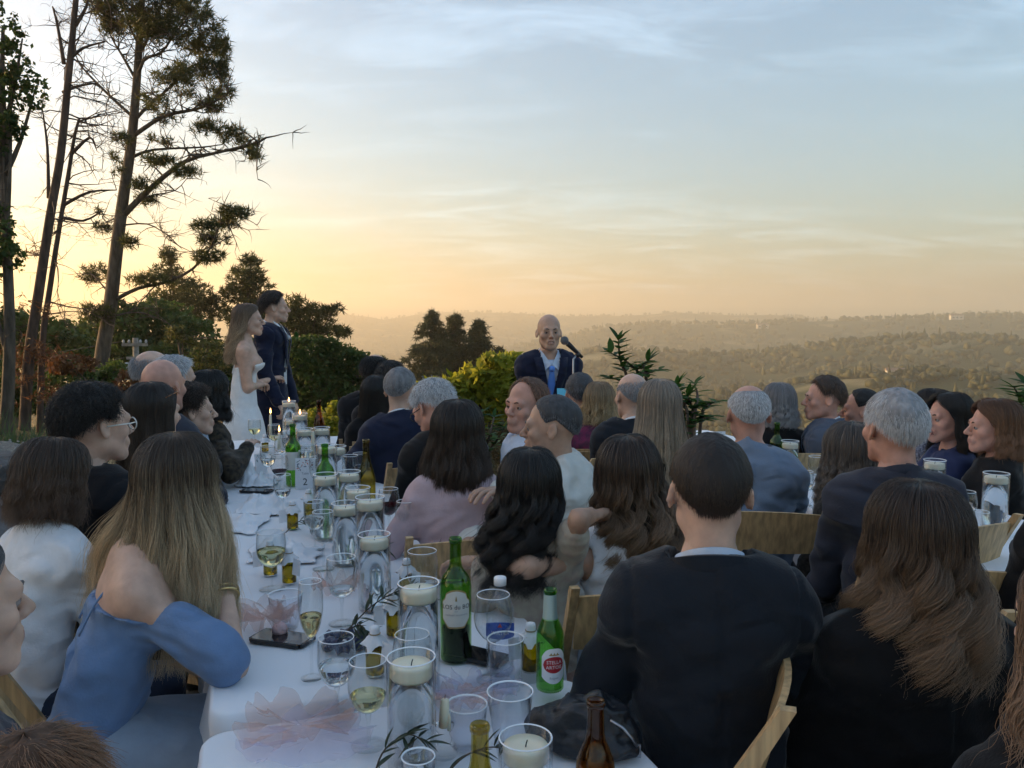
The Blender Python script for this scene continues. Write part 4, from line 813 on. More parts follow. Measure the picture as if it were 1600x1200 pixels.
    dsp = amp*fo+amp*.45*fo2
    if cut == 'suit':
        ax_ = np.abs(Lc[:, 0]); seam = np.exp(-(ax_/.0065)**2)*(Lc[:, 1] < 0)*(Lc[:, 2] < tl*.93)+np.exp(-((ax_-(shw+.022))/.0065)**2)*(Lc[:, 2] > tl*.66); dsp = dsp-.0065*seam
    Vc = Vc+Nn*dsp[:, None]
    Cc = CL[top] if isinstance(top, str) else top
    nm = {'suit': 'suit_jacket', 'shirt': 'shirt', 'cape': 'cape', 'coat': 'jacket', 'bridal': 'gown_bodice', 'offshoulder': 'dress_top', 'sleeveless': 'sleeveless_top'}.get(cut, 'top')
    if shirt:      # open jacket: V cut with shirt and tie inside
        c = (Vc[Qc].mean(1)-J(c7))@np.stack([rt, fwu, u], 1); vb = shirt.get('depth', .34)*ss; wv = shirt.get('w', .062)*(1+c[:, 2]/vb); k = ~((c[:, 1] > 0.0) & (np.abs(c[:, 0]-shirt.get('dx', 0)) < wv) & (c[:, 2] > -vb) & (c[:, 2] < .12)); Qc2 = Qc[k]; o = mesh_obj(nm, Vc, Qc2, Cc, t); 
        so = o.modifiers.new('thickness', 'SOLIDIFY'); so.thickness = .006; so.offset = -1
        Vs, Qs = nets(lambda P: smax(torso(P, inf-.010, pad-.004), (P-J(c7+u*.0).astype(f32))@(u*.92+fw*.30).astype(f32), .01), ap.min(0)-.2, ap.max(0)+.2, q*1.15); mesh_obj('shirt', Vs, Qs, CL[shirt.get('col', 'white')], t)
        mb = MB(); tp = []
        def surf_y(x, dz):
            # front of the chest at that height
            p0 = J(c7)+rt*x+u*dz; ys = np.linspace(0, .26, 90); PP = (p0[None]+fwu[None]*ys[:, None]).astype(f32); d = torso(PP, inf-.008, pad); j = np.argmax(d > 0); return p0+fwu*(ys[j]+.006)
        tw = [(-.072, .020), (-.105, .016), (-.18, .026), (-.30, .036), (-.40, .040)]; vs_ = []
        for dz, w_ in tw:
            for x in (-w_, 0, w_): pp = surf_y(x+shirt.get('dx', 0), dz*ss); vs_.append(pp+fwu*(.006 if x == 0 else .002))
        if shirt.get('tie'): mb.add(vs_, [(i*3+j, i*3+j+1, i*3+j+4, i*3+j+3) for i in range(len(tw)-1) for j in range(2)]); to = mb.build('tie', CL[shirt['tie']], t, True); kb = uvs(np.array(vs_[1])+fwu*.004-u*.008, (.021, .016, .020)); mesh_obj('tie_knot', kb[0], kb[1], CL[shirt['tie']], to)
        for s in (-1, 1):      # collar points and lapels
            cp = [surf_y(s*.004, -.055*ss), surf_y(s*.055, -.10*ss), surf_y(s*.075, -.045*ss), J(c7)+rt*s*.062+u*.035+fwu*.03, J(c7)+rt*s*.045+u*.012+fwu*.065]; cp = [p_+fwu*.009 for p_ in cp]; MB().add(cp, [(0, 1, 2, 3, 4)]).build('collar', CL[shirt.get('col', 'white')], t).modifiers.new('t', 'SOLIDIFY').thickness = .004
            lp = []
            for f_ in np.linspace(0, 1, 7):
                dz = -vb*(1-f_)-.01*f_; xi = shirt.get('w', .062)*(1-(-dz)/vb)+.002; xo = xi+.052*math.sin(min(1, f_*1.25)*math.pi*.62); lp += [surf_y(s*(xi-.006)+shirt.get('dx', 0), dz)+fwu*.016, surf_y(s*xo+shirt.get('dx', 0), dz)+fwu*.018]
            MB().add(lp, [(i*2, i*2+1, i*2+3, i*2+2) for i in range(6)]).build('lapel', Cc, t, True).modifiers.new('t', 'SOLIDIFY').thickness = .004
    else: mesh_obj(nm, Vc, Qc, Cc, t)
    # collars
    if cut in ('suit', 'shirt', 'coat') or collar_col:
        ax = (u*.95+(np.array(HCn)-c7)/np.linalg.norm(HCn-c7)*.3); ax /= np.linalg.norm(ax); ff = fw-ax*(fw@ax); ff /= np.linalg.norm(ff); rr_ = np.cross(ff, ax)
        def band(r0, z0, z1, m_, nm_, th=.006, open_=.5):
            n = 26; A = np.linspace(open_, 2*math.pi-open_, n); vs_ = []
            for a in A:
                cf = math.cos(a); back = (1-cf)/2; rd = rr_*math.sin(a)+ff*cf
                for r_, z_ in ((r0+.010, z0), (r0+.004+th, z1), (r0+.004, z1+.001), (r0, z0)): vs_.append(J(c7)+ff*.012+rd*r_*np.array(1.0)+ax*(z_*(.35+.65*back)-.03*(1-back)))
            fs = [(i*4+j, i*4+(j+1) % 4, (i+1)*4+(j+1) % 4, (i+1)*4+j) for i in range(n-1) for j in range(4)]+[(0, 1, 2, 3), ((n-1)*4+3, (n-1)*4+2, (n-1)*4+1, (n-1)*4)]; MB().add(vs_, fs).build(nm_, m_, t, True)
        rb = (.060 if sex == 'm' else .052)*bs
        if cut == 'suit':
            band(rb+.001, -.01, .046*bs, CL[collar_col or 'white'], 'shirt_collar'); band(rb+.016, -.035, .034*bs, Cc, 'jacket_collar', .015)
        else: band(rb+.004, -.015, .040*bs, CL[collar_col] if collar_col else Cc, 'collar', .008)
    # legs
    Lm = CL[legs]
    if skirt and pose == 'stand':
        n = 40; rows = [(hz-ground+.10, .136, .108), (hz-ground-.03, .190, .165), (hz-ground-.22, .200, .185), ((hz-ground)*.55, .185, .185), ((hz-ground)*.3, .20, .21), (.02, .34, .36)]; vs_ = []
        from_ = J(hip)
        for z_, a_, b_ in rows:
            for i in range(n): an_ = 2*math.pi*i/n; wv = 1+.05*math.sin(an_*9+z_*4)*max(0, 1-z_/.6); p = rt*math.cos(an_)*a_*wv*bs+fwu*math.sin(an_)*b_*wv*bs; vs_.append(V3(from_[0]+p[0], from_[1]+p[1], z_))
        o = mesh_obj('gown_skirt', vs_, [(i*n+j, i*n+(j+1) % n, (i+1)*n+(j+1) % n, (i+1)*n+j) for i in range(len(rows)-1) for j in range(n)], Lm, t); ms = o.modifiers.new('s', 'SUBSURF'); ms.levels = 2; ms.render_levels = 2
    else:
        def fl(P):
            d = s_cone(P, J(hip-u*.04), J(hip+u*.03), (pr+.004)*bw, (wr_+.015)*bw, fwu, .8)
            for s in (-1, 1): d = smin(d, legf(P, s, .016), .05 if not skirt else .10)
            if skirt: d = smin(d, s_cone(P, J((hj[1]+hj[-1])/2), J((kn[1]+kn[-1])/2), .13, .13, V3(0, 0, 1), .6), .06); d = smax(d, -(P[:, 2]-.22), .01)
            return smax(d, -(P[:, 2]-.07), .01)
        lo = allp[[0, 5, 6, 7, 8]]; Vl, Ql = nets(fl, lo.min(0)-.17, lo.max(0)+.17, .026); Vl = Vl+vnormals(Vl, Ql)*(.006*fbm(Vl*9, 2, 3))[:, None]; mesh_obj('skirt' if skirt else 'trousers', Vl, Ql, Lm, t)
    for s in (-1, 1):
        if skirt and pose == 'stand': break
        v, qq = nets(lambda P: smax(smin(s_cone(P, J(an[s]-V3(0, 0, .02)), J(an[s]+fw*.05-V3(0, 0, .035)), .046*bs, .042*bs), s_cone(P, J(an[s]-V3(0, 0, .035)), J(an[s]+fw*.17-V3(0, 0, .045)), .042*bs, .034*bs), .02), -(P[:, 2]-.004), .004), J(an[s])-.12-np.abs(fw)*.12, J(an[s])+.08+np.abs(fw)*.16, .019); mesh_obj('shoe', v, qq, mat('shoe_leather', (.015, .012, .010), .35), t)
    # hair
    if hair:
        kind = hair.get('kind', 'short'); (cv, cq), st = (hair_short if kind == 'short' else hair_long)(hair, sex, g)
        h = t if hair.get('bald', 0) > .9 else mesh_obj('hair', X(cv), cq, MATS['cap_'+hcol], t); k = st.shape[1]
        curves('hair_strands' if h is not t else 'hair', X(st.reshape(-1, 3)).reshape(-1, k, 3), hair.get('rad', .00075), HM[hcol], h)
    if glasses:
        mb = MB(); gl = {'clear': mat('clear_frame', (.75, .74, .70), .25), 'dark': mat('dark_frame', (.02, .02, .02), .3), 'tort': mat('tortoise_frame', (.05, .02, .01), .3, .6, 90, col2=(.45, .18, .05))}[glasses[0]]; dz, dy, rx_ = glasses[1]
        for s in (-1, 1):
            r_ = [(s*.033+.024*math.cos(a), .103+dy-.0003*0, -.002+dz+.019*math.sin(a)) for a in np.linspace(0, 2*math.pi, 17)]; mb.tube(r_, .0022, 5, caps=False); mb.tube([(s*.056, .101+dy, .004+dz), (s*(.078+rx_), .07+dy*.5, .004+dz+.0), (s*(.082+rx_), -.005, .002+dz*.8)], .0022, 5)
        mb.tube([(-.010, .104+dy, .004+dz), (.010, .104+dy, .004+dz)], .002, 5); mesh_obj('glasses', X(mb.v), mb.f, gl, t)
    if extra: extra(t, J, X, dict(c7=c7, sh=sh, u=u, fw=fw, fwu=fwu, rt=rt, hip=hip, arms=arms, HC=HCn, bs=bs, tl=tl, torso=torso, chest=chest))
    if chair and pose == 'sit': CHAIRS.append((V3(root[0]+chair_off[0], root[1]+chair_off[1], ground)-fw*.02, rz, who or label, chairz))
    return t
CHAIRS = []
SHORT = dict(kind='short', n=3500, len=.03, vol=.011)
# ------------------------------------------------------------------ the guests
W = lambda px, py, Y: tuple(at(px, py, Y))
SG = 'guests at the tables'
def P_(who, label, *a, **k): return person(label, *a, who=who, group=SG, **k)
SH = lambda **k: dict(dict(kind='short', n=2600, len=.026, vol=.010), **k)
LG = lambda **k: dict(dict(kind='long', n=3600), **k)
# --- left side of the long table
def dress_straps(t, J, X, d):
    for s in (-1, 1):
        S = d['sh'][s]; p0 = J(S-d['rt']*s*.050-d['fw']*.098-d['u']*.085); p1 = J(S-d['rt']*s*.050+d['u']*.070-d['fw']*.010); p2 = J(S-d['rt']*s*.045+d['fw']*.07-d['u']*.05)
        MB().tube(spline([p0, (p0+p1)/2-d['fw']*.02+d['u']*.01, p1, (p1+p2)/2+d['fw']*.02, p2], 5), .0028, 6).build('dress_strap', CL['dress'], t, True)
    E, H = d['arms'][1][1], d['arms'][1][2]; b = J(E+(H-E)*.80); ax = Vector((H-E)/np.linalg.norm(H-E)); gold = mat('gold', (.75, .55, .25), .3, metal=1)
    a = ax.cross(Vector((1, 0, 0))).normalized(); c = ax.cross(a)
    for k in range(2): MB().tube([Vector(b)+ax*(k*.012)+(a*math.cos(g)+c*math.sin(g))*.032 for g in np.linspace(0, 2*math.pi, 22)], .0035, 6, caps=False).build('bracelet', gold, t, True)
P_('woman in the blue dress', 'woman with long ombre hair and blue off shoulder dress, elbow on the table', 278, 673, 1.92, -62, -16, sex='f', nf=.07, hair=LG(n=19000, end=-.46, rx=.185, ry=.095, ysh=-.015, xsh=-.05, wave=.010, lam=.22, rag=.5, rad=.00042, vol=.018, cdep=.010, clumps=110, clump=.6, fly=.0022), hcol='ombre', top='dress', cut='offshoulder', legs='striped', skirt=True, lean=(15, 0), armR=dict(world=W(346, 890, 1.93), elbow=W(360, 1036, 1.74), curl=.9, palm=(-1, 0, 0), hdir=(-.12, .55, .6)), q=.0095, skin_='fair', extra=dress_straps, fold=1.5, fat=.90, sh_w=.122)
P_('child in the white shirt', 'child with brown bob and white shirt beside the blue dress woman', 82, 684, 2.15, -26, -14, sex='f', hs=.92, hair=LG(n=8000, end=-.125, rx=.088, ry=.105, ysh=-.005, open=70, vol=.022, rad=.0005, rag=.35, fly=.0032, wave=.006, lam=.07, clumps=40, clump=.6), hcol='brown', top='white', cut='shirt', legs='jeans', pitch=12, lean=(10, 0), fold=.6)
P_('man with clear glasses', 'man with dark curly hair, clear rimmed glasses and black jacket', 146, 597, 2.45, -28, -36, hair=SH(n=6000, len=.034, vol=.013, curl=.005, side=98, rad=.0007), hcol='black', top='blacksuit', cut='suit', glasses=('clear', (0, 0, 0)), face=True, lean=(3, 0), collar_col='charcoal')
P_('woman with sunglasses on her head', 'woman in speckled tan top with tortoise sunglasses pushed up on dark hair', 238, 592, 3.0, -22, -30, sex='f', hair=LG(n=5200, end=-.30, rx=.105, ry=.105, ysh=-.02, vol=.014, rad=.0007, open=66), hcol='darkbrown', top='tan', cut='coat', lean=(4, 0), glasses=('tort', (.085, -.035, .004)), topd=.14)
P_('curly haired guest in profile', 'guest with dark curly hair turned in profile behind the speckled top', 298, 600, 3.75, -45, -62, sex='f', hair=SH(n=4500, len=.045, vol=.022, curl=.008, back=132, side=100), hcol='darkbrown', top='blacksuit', cut='coat', face=True, lean=(4, 0))
P_('woman in the embroidered jacket', 'dark haired woman in embroidered jacket with forearm on the table', 328, 577, 4.15, -40, -28, sex='f', hair=LG(n=3400, end=-.15, rx=.11, ry=.115, ysh=0, vol=.022, wave=.008, lam=.08), hcol='black', top='embroid', cut='coat', lean=(8, 8), armR=dict(world=W(392, 690, 4.15), elbow=W(345, 700, 4.0)))
P_('bald guest', 'bald guest seated behind the woman with tortoise sunglasses', 255, 561, 3.55, -25, -15, hair=SH(bald=2.0, n=400, len=.008, vol=.002), hcol='greybrown', top='slate', cut='shirt', skin_='red', topd=.123)
P_('balding grey guest', 'balding grey man half hidden beside the bald guest', 240, 547, 4.2, -20, -40, hair=SH(bald=1.0, n=1500, len=.02), hcol='grey', top='navy', cut='shirt', topd=.125)
P_('white haired guest in blue glasses', 'white haired guest with blue glasses behind the bald guest', 275, 556, 4.05, -30, -60, hair=SH(n=2600, len=.035, vol=.016), hcol='white', top='paleblue', cut='shirt', face=True, glasses=('dark', (0, 0, 0)))
P_('grey haired woman in profile', 'grey haired woman in profile at the very left edge', -92, 818, 1.12, -50, -36, sex='f', hair=LG(n=4500, end=-.14, rx=.085, ry=.10, ysh=-.02, vol=.010, open=78, rad=.0006), hcol='darkgrey', top='slate', cut='coat', face=True, skin_='fair', chair=True)
P_('child with tousled hair', 'small child with tousled auburn hair below the wooden chair', 50, 1138, .86, -20, -10, hs=.86, hair=SH(n=12000, len=.045, vol=.010, mess=.22, lay=.86, rad=.00035), hcol='auburn', top='paleblue', cut='shirt', chair=False)
# --- bride, groom, speaker
def bride_extra(t, J, X, d):
    for s in (-1, 1):
        S = d['sh'][s]; p0 = J(S-d['rt']*s*.05-d['fw']*.085-d['u']*.16); p1 = J(S-d['rt']*s*.05+d['u']*.052); p2 = J(S-d['rt']*s*.05+d['fw']*.10-d['u']*.10)
        MB().tube(spline([p0, (p0+p1)/2-d['fw']*.015, p1, (p1+p2)/2+d['fw']*.02, p2], 5), .004, 6).build('gown_strap', CL['bridal'], t, True)
by, gy = 5.95, 6.5
person('bride in white strapless fitted gown holding the groom by the arm', 388, 473, by, -78, -74, sex='f', pose='stand', group='bridal couple', ground=gz(-2, 6.2), hair=LG(n=5200, end=-.34, rx=.072, ry=.075, ysh=-.085, vol=.016, wave=.014, lam=.12, open=84, rad=.0008, rag=.35), hcol='bride', top='bridal', cut='bridal', legs='bridal', skirt=True, face=True, smile=1, armR=dict(world=W(413, 600, by+.20), elbow=W(394, 632, by-.10), curl=.7, palm=(0, .4, -1)), armL=dict(world=W(418, 594, by+.26), elbow=W(404, 626, by+.10), curl=.7, palm=(0, -.2, -1)), q=.009, lean=(2, 0), chair=False, extra=bride_extra, fat=.95, skin_='fair')
def boutonniere(t, J, X, d):
    p = J(d['chest']+d['fwu']*.16-d['rt']*.09+d['u']*.06); mb = MB()
    for k in range(9): a = k*2.4; mb.add([p, p+V3(.02*math.cos(a), .0, .03*math.sin(a)+.01)+d['fwu']*.012, p+V3(.01*math.cos(a+.6), .01, .03*math.sin(a+.6)+.02)], [(0, 1, 2)])
    mb.build('boutonniere', M_LAUREL, t)
person('groom in dark navy suit and silver tie standing beside the bride', 429, 455, gy, -92, -74, pose='stand', group='bridal couple', ground=gz(-1.9, 6.4), hair=SH(n=3500, len=.040, vol=.018, front=44, lay=.75), hcol='darkbrown', top='navy', cut='suit', shirt=dict(tie='silvertie', col='white', depth=.30, w=.058), face=True, smile=.7, armR=dict(loc=(.24, .12, -.50), hint=(.5, -.7, -.3), curl=.8), armL=dict(loc=(-.2, .10, -.52), curl=.8), q=.010, chair=False, legs='navy', extra=boutonniere, skin_='fair', lean=(1, 0))
sy = 5.3
person('bald speaker in navy suit and blue tie at the microphone', 858, 491, sy, 188, 186, pose='stand', ground=gz(.25, 5.3), hair=SH(bald=1.95, n=700, len=.006, vol=.002), hcol='greybrown', top='navy', cut='suit', shirt=dict(tie='tie', col='paleblue', depth=.34, w=.066), face=True, topd=.122, armL=dict(loc=(-.05, .27, -.40), palm=(0, 0, 1), curl=.6), armR=dict(loc=(.06, .27, -.40), palm=(0, 0, 1), curl=.6), q=.009, chair=False, legs='navy', skin_='mid', openm=.25)
# --- right side of the long table
P_('balding man in the black suit', 'balding dark haired man in black suit seated closest to the hedge', 588, 553, 5.2, 12, -25, hair=SH(n=2200, bald=.55, len=.025), hcol='black', top='blacksuit', cut='suit', topd=.125)
P_('dark haired guest behind the grey man', 'dark haired guest mostly hidden behind the grey haired navy suit man', 612, 562, 5.0, 10, -20, hair=SH(n=2200, len=.03), hcol='black', top='blacksuit', cut='suit')
P_('woman with straight black hair', 'woman with straight long black hair beside the navy suited man', 588, 585, 4.75, 18, -10, sex='f', hair=LG(n=3200, end=-.38, rx=.11, ry=.10, ysh=-.03), hcol='black', top='black', cut='coat', lean=(8, -4))
P_('grey haired man in navy suit', 'man with cropped silver hair and broad navy suit jacket', 626, 571, 4.2, 22, -14, hair=SH(n=3200, len=.014, vol=.006, lay=.88, mess=.10), hcol='grey', top='navy', cut='suit', lean=(16, -6), fat=1.1, armL=dict(loc=(-.32, .22, -.36)))
P_('white haired man with glasses', 'white haired man with glasses looking down at his hands', 676, 592, 3.6, 40, 48, hair=SH(n=3600, len=.036, vol=.012, curl=.006, lay=.8), hcol='white', top='black', cut='coat', face=True, pitch=28, glasses=('dark', (0, 0, 0)), lean=(14, 0), skin_='red')
P_('woman in the pink cardigan', 'woman with dark shoulder length hair and dusty pink cardigan', 716, 624, 2.85, 14, -14, sex='f', hair=LG(n=6500, end=-.21, rx=.125, ry=.12, ysh=-.02, vol=.022, wave=.006, lam=.12, rag=.2, rad=.0007), hcol='darkbrown', top='pink', cut='coat', lean=(12, 0), fat=1.12, fold=.7, armL=dict(loc=(-.30, .16, -.36)))
P_('ruddy balding man', 'ruddy faced balding man turned towards the table, smiling', 822, 590, 3.55, 95, 138, hair=SH(n=3600, len=.03, vol=.008, front=27, lay=.85), hcol='reddish', top='paleblue', cut='shirt', face=True, smile=.8, skin_='red', roll=-4, topd=.128)
P_('grey man in the white linen jacket', 'man with short grey hair in profile, white linen jacket, arms folded', 862, 614, 3.0, 62, 82, hair=SH(n=4200, len=.013, vol=.006, front=48, lay=.88, mess=.10), hcol='darkgrey', top='linen', cut='shirt', face=True, skin_='mid', lean=(8, -8), collar_col='jeans', armL=dict(world=W(742, 838, 2.75), elbow=W(745, 830, 2.9)), armR=dict(world=W(765, 770, 2.65), elbow=W(738, 800, 2.6)), q=.011, openm=.2)
def girl_extra(t, J, X, d):
    pass
P_('girl in the floral dress', 'girl with long dark curls in floral dress hugging the woman in white', 828, 700, 2.22, 18, -8, sex='f', hs=.93, hair=LG(n=9000, end=-.30, rx=.105, ry=.10, ysh=-.045, xsh=-.045, vol=.024, wave=.022, lam=.095, clump=.8, clumps=42, rag=.4, rad=.0006, cdep=.010), hcol='black', top='floral', cut='top', sleeve=.34, fat=.86, legs='plaid', skirt=True, lean=(-4, -8), armR=dict(world=W(965, 800, 2.30), elbow=W(908, 792, 2.03), curl=.4), chair=False, skin_='mid', ground=.0)
P_('woman in the white sleeveless top', 'woman in white sleeveless top with long wavy brown hair, arm around the girl', 982, 680, 2.32, 8, 0, sex='f', hair=LG(n=9500, end=-.34, rx=.125, ry=.105, ysh=-.03, xsh=.035, vol=.024, wave=.030, lam=.12, clump=.8, clumps=50, rag=.35, rad=.0006, cdep=.010), hcol='wavybrown', top='white', cut='sleeveless', legs='striped', skirt=True, lean=(6, 4), armL=dict(world=W(750, 880, 2.22), elbow=W(775, 892, 2.0), curl=.5), q=.010, skin_='mid', fat=.98, fold=.8, roll=-3)
P_('man in the dark suit', 'man with short dark brown hair and charcoal suit seated with his back turned', 1110, 671, 1.66, -2, -6, hair=SH(n=12000, len=.020, vol=.006, rad=.00042, back=137, side=92, lay=.93, mess=.08), hcol='darkbrown', top='charcoal', cut='suit', q=.0085, fold=1.4, lean=(3, 0), collar_col='paleblue', sh_w=.145, fat=.93, chairz=72, chair_off=(-.15, .0), armL=dict(loc=(-.16, .22, -.42), hint=(-.8, -.5, -.5)), armR=dict(loc=(.18, .22, -.44), hint=(.8, -.5, -.5)))
P_('woman in the black cape', 'woman in black cape with wavy brown balayage hair', 1432, 752, 1.62, 6, 4, sex='f', hair=LG(n=19000, end=-.265, rx=.116, ry=.105, ysh=-.02, vol=.024, wave=.034, lam=.14, clump=.8, clumps=60, rag=.36, rad=.00042, cdep=.012, fly=.0026), hcol='wavybrown', top='black', cut='cape', q=.010, lean=(4, 0), chairz=90)
P_('guest in black at the frame edge', 'guest in black seated by the second table, mostly out of view', 1682, 640, 2.15, 20, 20, sex='f', hair=LG(n=2500, end=-.2), hcol='darkbrown', top='black', cut='coat', lean=(4, 0), fat=1.15)
P_('guest in ruffled black', 'guest in ruffled black top cut off at the lower right', 1700, 860, 1.18, 20, 10, sex='f', hair=LG(n=4000, end=-.22, wave=.01, fly=.004), hcol='lightbrown', top='black', cut='coat', lean=(4, 0), q=.010, fold=2.2)
# --- rows in front of the speaker
P_('dark haired man in magenta', 'dark grey haired man with magenta striped collar in front of the speaker', 906, 581, 4.7, 0, 0, hair=SH(n=2400, len=.022, lay=.88, mess=.10), hcol='darkgrey', top='magenta', cut='shirt', collar_col='slate')
P_('blonde guest', 'blonde short haired woman between dark haired man and bald man', 936, 596, 4.6, 0, -5, sex='f', hair=LG(n=3000, end=-.12, rx=.10, ry=.11, ysh=0, vol=.022, wave=.006, lam=.06), hcol='blonde', top='stripes', cut='coat')
P_('bald man in the dark suit', 'bald grey fringed man in dark suit in front of the laurel', 987, 583, 4.1, 4, 18, hair=SH(n=2400, bald=1.0, len=.014, vol=.004, lay=.92), hcol='grey', top='charcoal', cut='suit', topd=.123, lean=(8, -4), fat=1.12)
P_('woman with long grey blonde hair', 'woman with very long straight grey blonde hair', 1030, 591, 3.35, -2, 6, sex='f', hair=LG(n=6500, end=-.38, rx=.125, ry=.10, ysh=-.03, vol=.018, wave=.003, rad=.0008, rag=.2), hcol='greyblonde', top='camo', cut='coat')
P_('bald man in the blue shirt', 'bald white fringed man in blue grey shirt', 1170, 601, 3.2, -8, -4, hair=SH(n=4200, bald=.78, len=.016, vol=.004, lay=.92), hcol='white', top='bluegrey', cut='shirt', topd=.124, skin_='red', q=.011, fat=1.05, fold=1.3, lean=(8, 0))
P_('woman with grey curls', 'woman with grey wavy bob and black top', 1217, 598, 4.6, 5, 0, sex='f', hair=LG(n=3200, end=-.13, rx=.105, ry=.11, ysh=0, vol=.024, wave=.009, lam=.05), hcol='grey', top='black', cut='coat')
P_('bearded man in the grey suit', 'brown haired man in profile with open collared blue grey suit', 1288, 587, 4.5, 62, 84, hair=SH(n=2600, len=.034, vol=.014, front=46, lay=.88, mess=.10), hcol='brown', top='greysuit', cut='suit', shirt=dict(col='paleblue', depth=.36, w=.07), face=True, skin_='red', q=.010)
P_('dark haired man in wine jacket', 'man with receding black hair in profile and wine patterned jacket', 1346, 606, 4.6, 60, 70, hair=SH(n=2400, len=.016, vol=.008, front=40, lay=.88, mess=.10), hcol='black', top='wine', cut='suit', face=True, skin_='red', collar_col='wine')
P_('silver haired man in slate shirt', 'man with thick silver hair and dark slate shirt', 1398, 604, 2.5, -4, 8, hair=SH(n=9500, len=.030, vol=.009, lay=.94, back=133, side=97, mess=.07, rad=.0005), hcol='white', top='slate', cut='shirt', q=.0105, fat=1.02, lean=(5, 0), skin_='red')
P_('woman in black lace', 'woman with grey brown curls leaning forward in black lace dress', 1330, 660, 2.95, 25, 10, sex='f', hair=LG(n=5200, end=-.24, rx=.115, ry=.11, ysh=-.01, wave=.013, lam=.045, vol=.026, clump=.7), hcol='greybrown', top='lace', cut='coat', lean=(16, -14), fat=1.15)
P_('guest in polka dots', 'dark haired guest in polka dot top behind the laughing woman', 1455, 606, 4.4, 50, 60, sex='f', hair=LG(n=2600, end=-.16, rx=.10, ry=.11, ysh=0, vol=.018), hcol='darkbrown', top='polka', cut='coat')
P_('laughing woman', 'laughing dark haired woman in navy jacket with earrings', 1482, 613, 3.85, 75, 100, sex='f', hair=LG(n=4200, end=-.22, rx=.115, ry=.115, ysh=-.01, vol=.024, open=70, wave=.004), hcol='black', top='deepblue', cut='coat', face=True, smile=1, openm=1, skin_='red')
P_('auburn haired woman', 'woman with short auburn hair and black jacket beside the laughing woman', 1553, 623, 3.55, 60, 80, sex='f', hair=LG(n=4600, end=-.15, rx=.11, ry=.12, ysh=-.01, vol=.024, open=72, wave=.006, lam=.06), hcol='auburn', top='black', cut='coat', face=True, skin_='red')
# ------------------------------------------------------------------ tables, cloths, chairs
M_LINEN = mat('table_linen', (.84, .85, .88), .85, .03, 4, .25, 500, sheen=.1, bdist=.002)
M_WOOD = mat('chair_wood', (.50, .33, .16), .55, .28, 5, .25, 40, stretch=(14, 14, 1.2), bdist=.003)
M_METAL = mat('steel', (.35, .36, .38), .35, metal=1)
def table(cx, cy, dirv, length, width, z, label, cl_label, seed, drop=.34):
    d = Vector((*dirv, 0)).normalized(); a = math.atan2(-d.x, d.y)
    t = empty('banquet_table', (cx, cy, 0), a, label, 'table', 'banquet tables')
    MB().box((0, 0, z-.020), (width-.02, length-.02, .036)).build('tabletop', mat('table_board', (.45, .43, .40), .6), t)
    for sx in (-1, 1):
        for sy_ in (-1, 1): MB().tube([(sx*(width/2-.10), sy_*(length/2-.25), z-.04), (sx*(width/2-.08), sy_*(length/2-.18), 0)], .014, 8).build('leg', M_METAL, t, True)
    # cloth
    r = .05; pts = []
    def arc(cx_, cy_, a0):
        for k in range(9): g = a0+k/8*math.pi/2; pts.append((cx_+r*math.cos(g), cy_+r*math.sin(g)))
    hx_, hy_ = width/2+.004, length/2+.004; arc(hx_-r, hy_-r, 0); 
    def side(p, q, n):
        for k in range(1, n): pts.append((p[0]+(q[0]-p[0])*k/n, p[1]+(q[1]-p[1])*k/n))
    side((hx_-r, hy_), (-hx_+r, hy_), 26); arc(-hx_+r, hy_-r, math.pi/2); side((-hx_, hy_-r), (-hx_, -hy_+r), 60); arc(-hx_+r, -hy_+r, math.pi); side((-hx_+r, -hy_), (hx_-r, -hy_), 26); arc(hx_-r, -hy_+r, 1.5*math.pi); side((hx_, -hy_+r), (hx_, hy_-r), 60)
    O = np.array(pts); n = len(O); V = []; g_ = np.random.default_rng(seed)
    for f in np.linspace(.02, .985, 26):
        xy = O*np.array([f, 1-(1-f)*.35]) if False else O*f; zz = np.full(n, z+.004); V.append(np.column_stack([xy, zz]))
    nrm = np.roll(O, -1, 0)-np.roll(O, 1, 0); nrm = np.column_stack([nrm[:, 1], -nrm[:, 0]]); nrm /= np.linalg.norm(nrm, axis=1, keepdims=True)
    s = np.cumsum(np.linalg.norm(O-np.roll(O, 1, 0), axis=1))
    for f, o, dz in ((1, -.004, -.0), (1, .001, -.004), (1, .004, -.012), (1, .006, -.03), (1, .008, -.07), (1, .012, -.13), (1, .016, -.2), (1, .020, -.27), (1, .022, -drop)):
        wv = .028*min(1, max(0, (-dz-.03)/.2))*(np.sin(s*19+seed)+.6*np.sin(s*31+2*seed)); V.append(np.column_stack([O+nrm*(o+np.maximum(wv, -.005-o))[:, None], np.full(n, z+.004+dz)]))
    V = np.vstack(V); rows = len(V)//n; top = V[:, 2] > z+.0035
    w = 1-2*np.abs(vnoise(np.column_stack([V[:, 0]*2.2, V[:, 1]*5.5, 0*V[:, 0]+seed]), seed)); w2 = vnoise(np.column_stack([V[:, 0]*9, V[:, 1]*14, 0*V[:, 0]]), seed+1); cr = np.exp(-((((V[:, 1]+seed*.07) % .46)-.23)/.012)**2)
    V[:, 2] += np.where(top, np.clip(w, -.2, 1)*.0035+w2*.0012+cr*.003, 0)*np.clip((np.minimum(hx_-np.abs(V[:, 0]), hy_-np.abs(V[:, 1])))/.06, 0, 1)
    q = [(i*n+j, i*n+(j+1) % n, (i+1)*n+(j+1) % n, (i+1)*n+j) for i in range(rows-1) for j in range(n)]+[tuple(range(n-1, -1, -1))]
    o = mesh_obj('tablecloth', V, [tuple(reversed(f)) for f in q], M_LINEN, None, True); o.location = (cx, cy, 0); o.rotation_euler = (0, 0, a); tag(o, cl_label, 'tablecloth', 'white tablecloths')
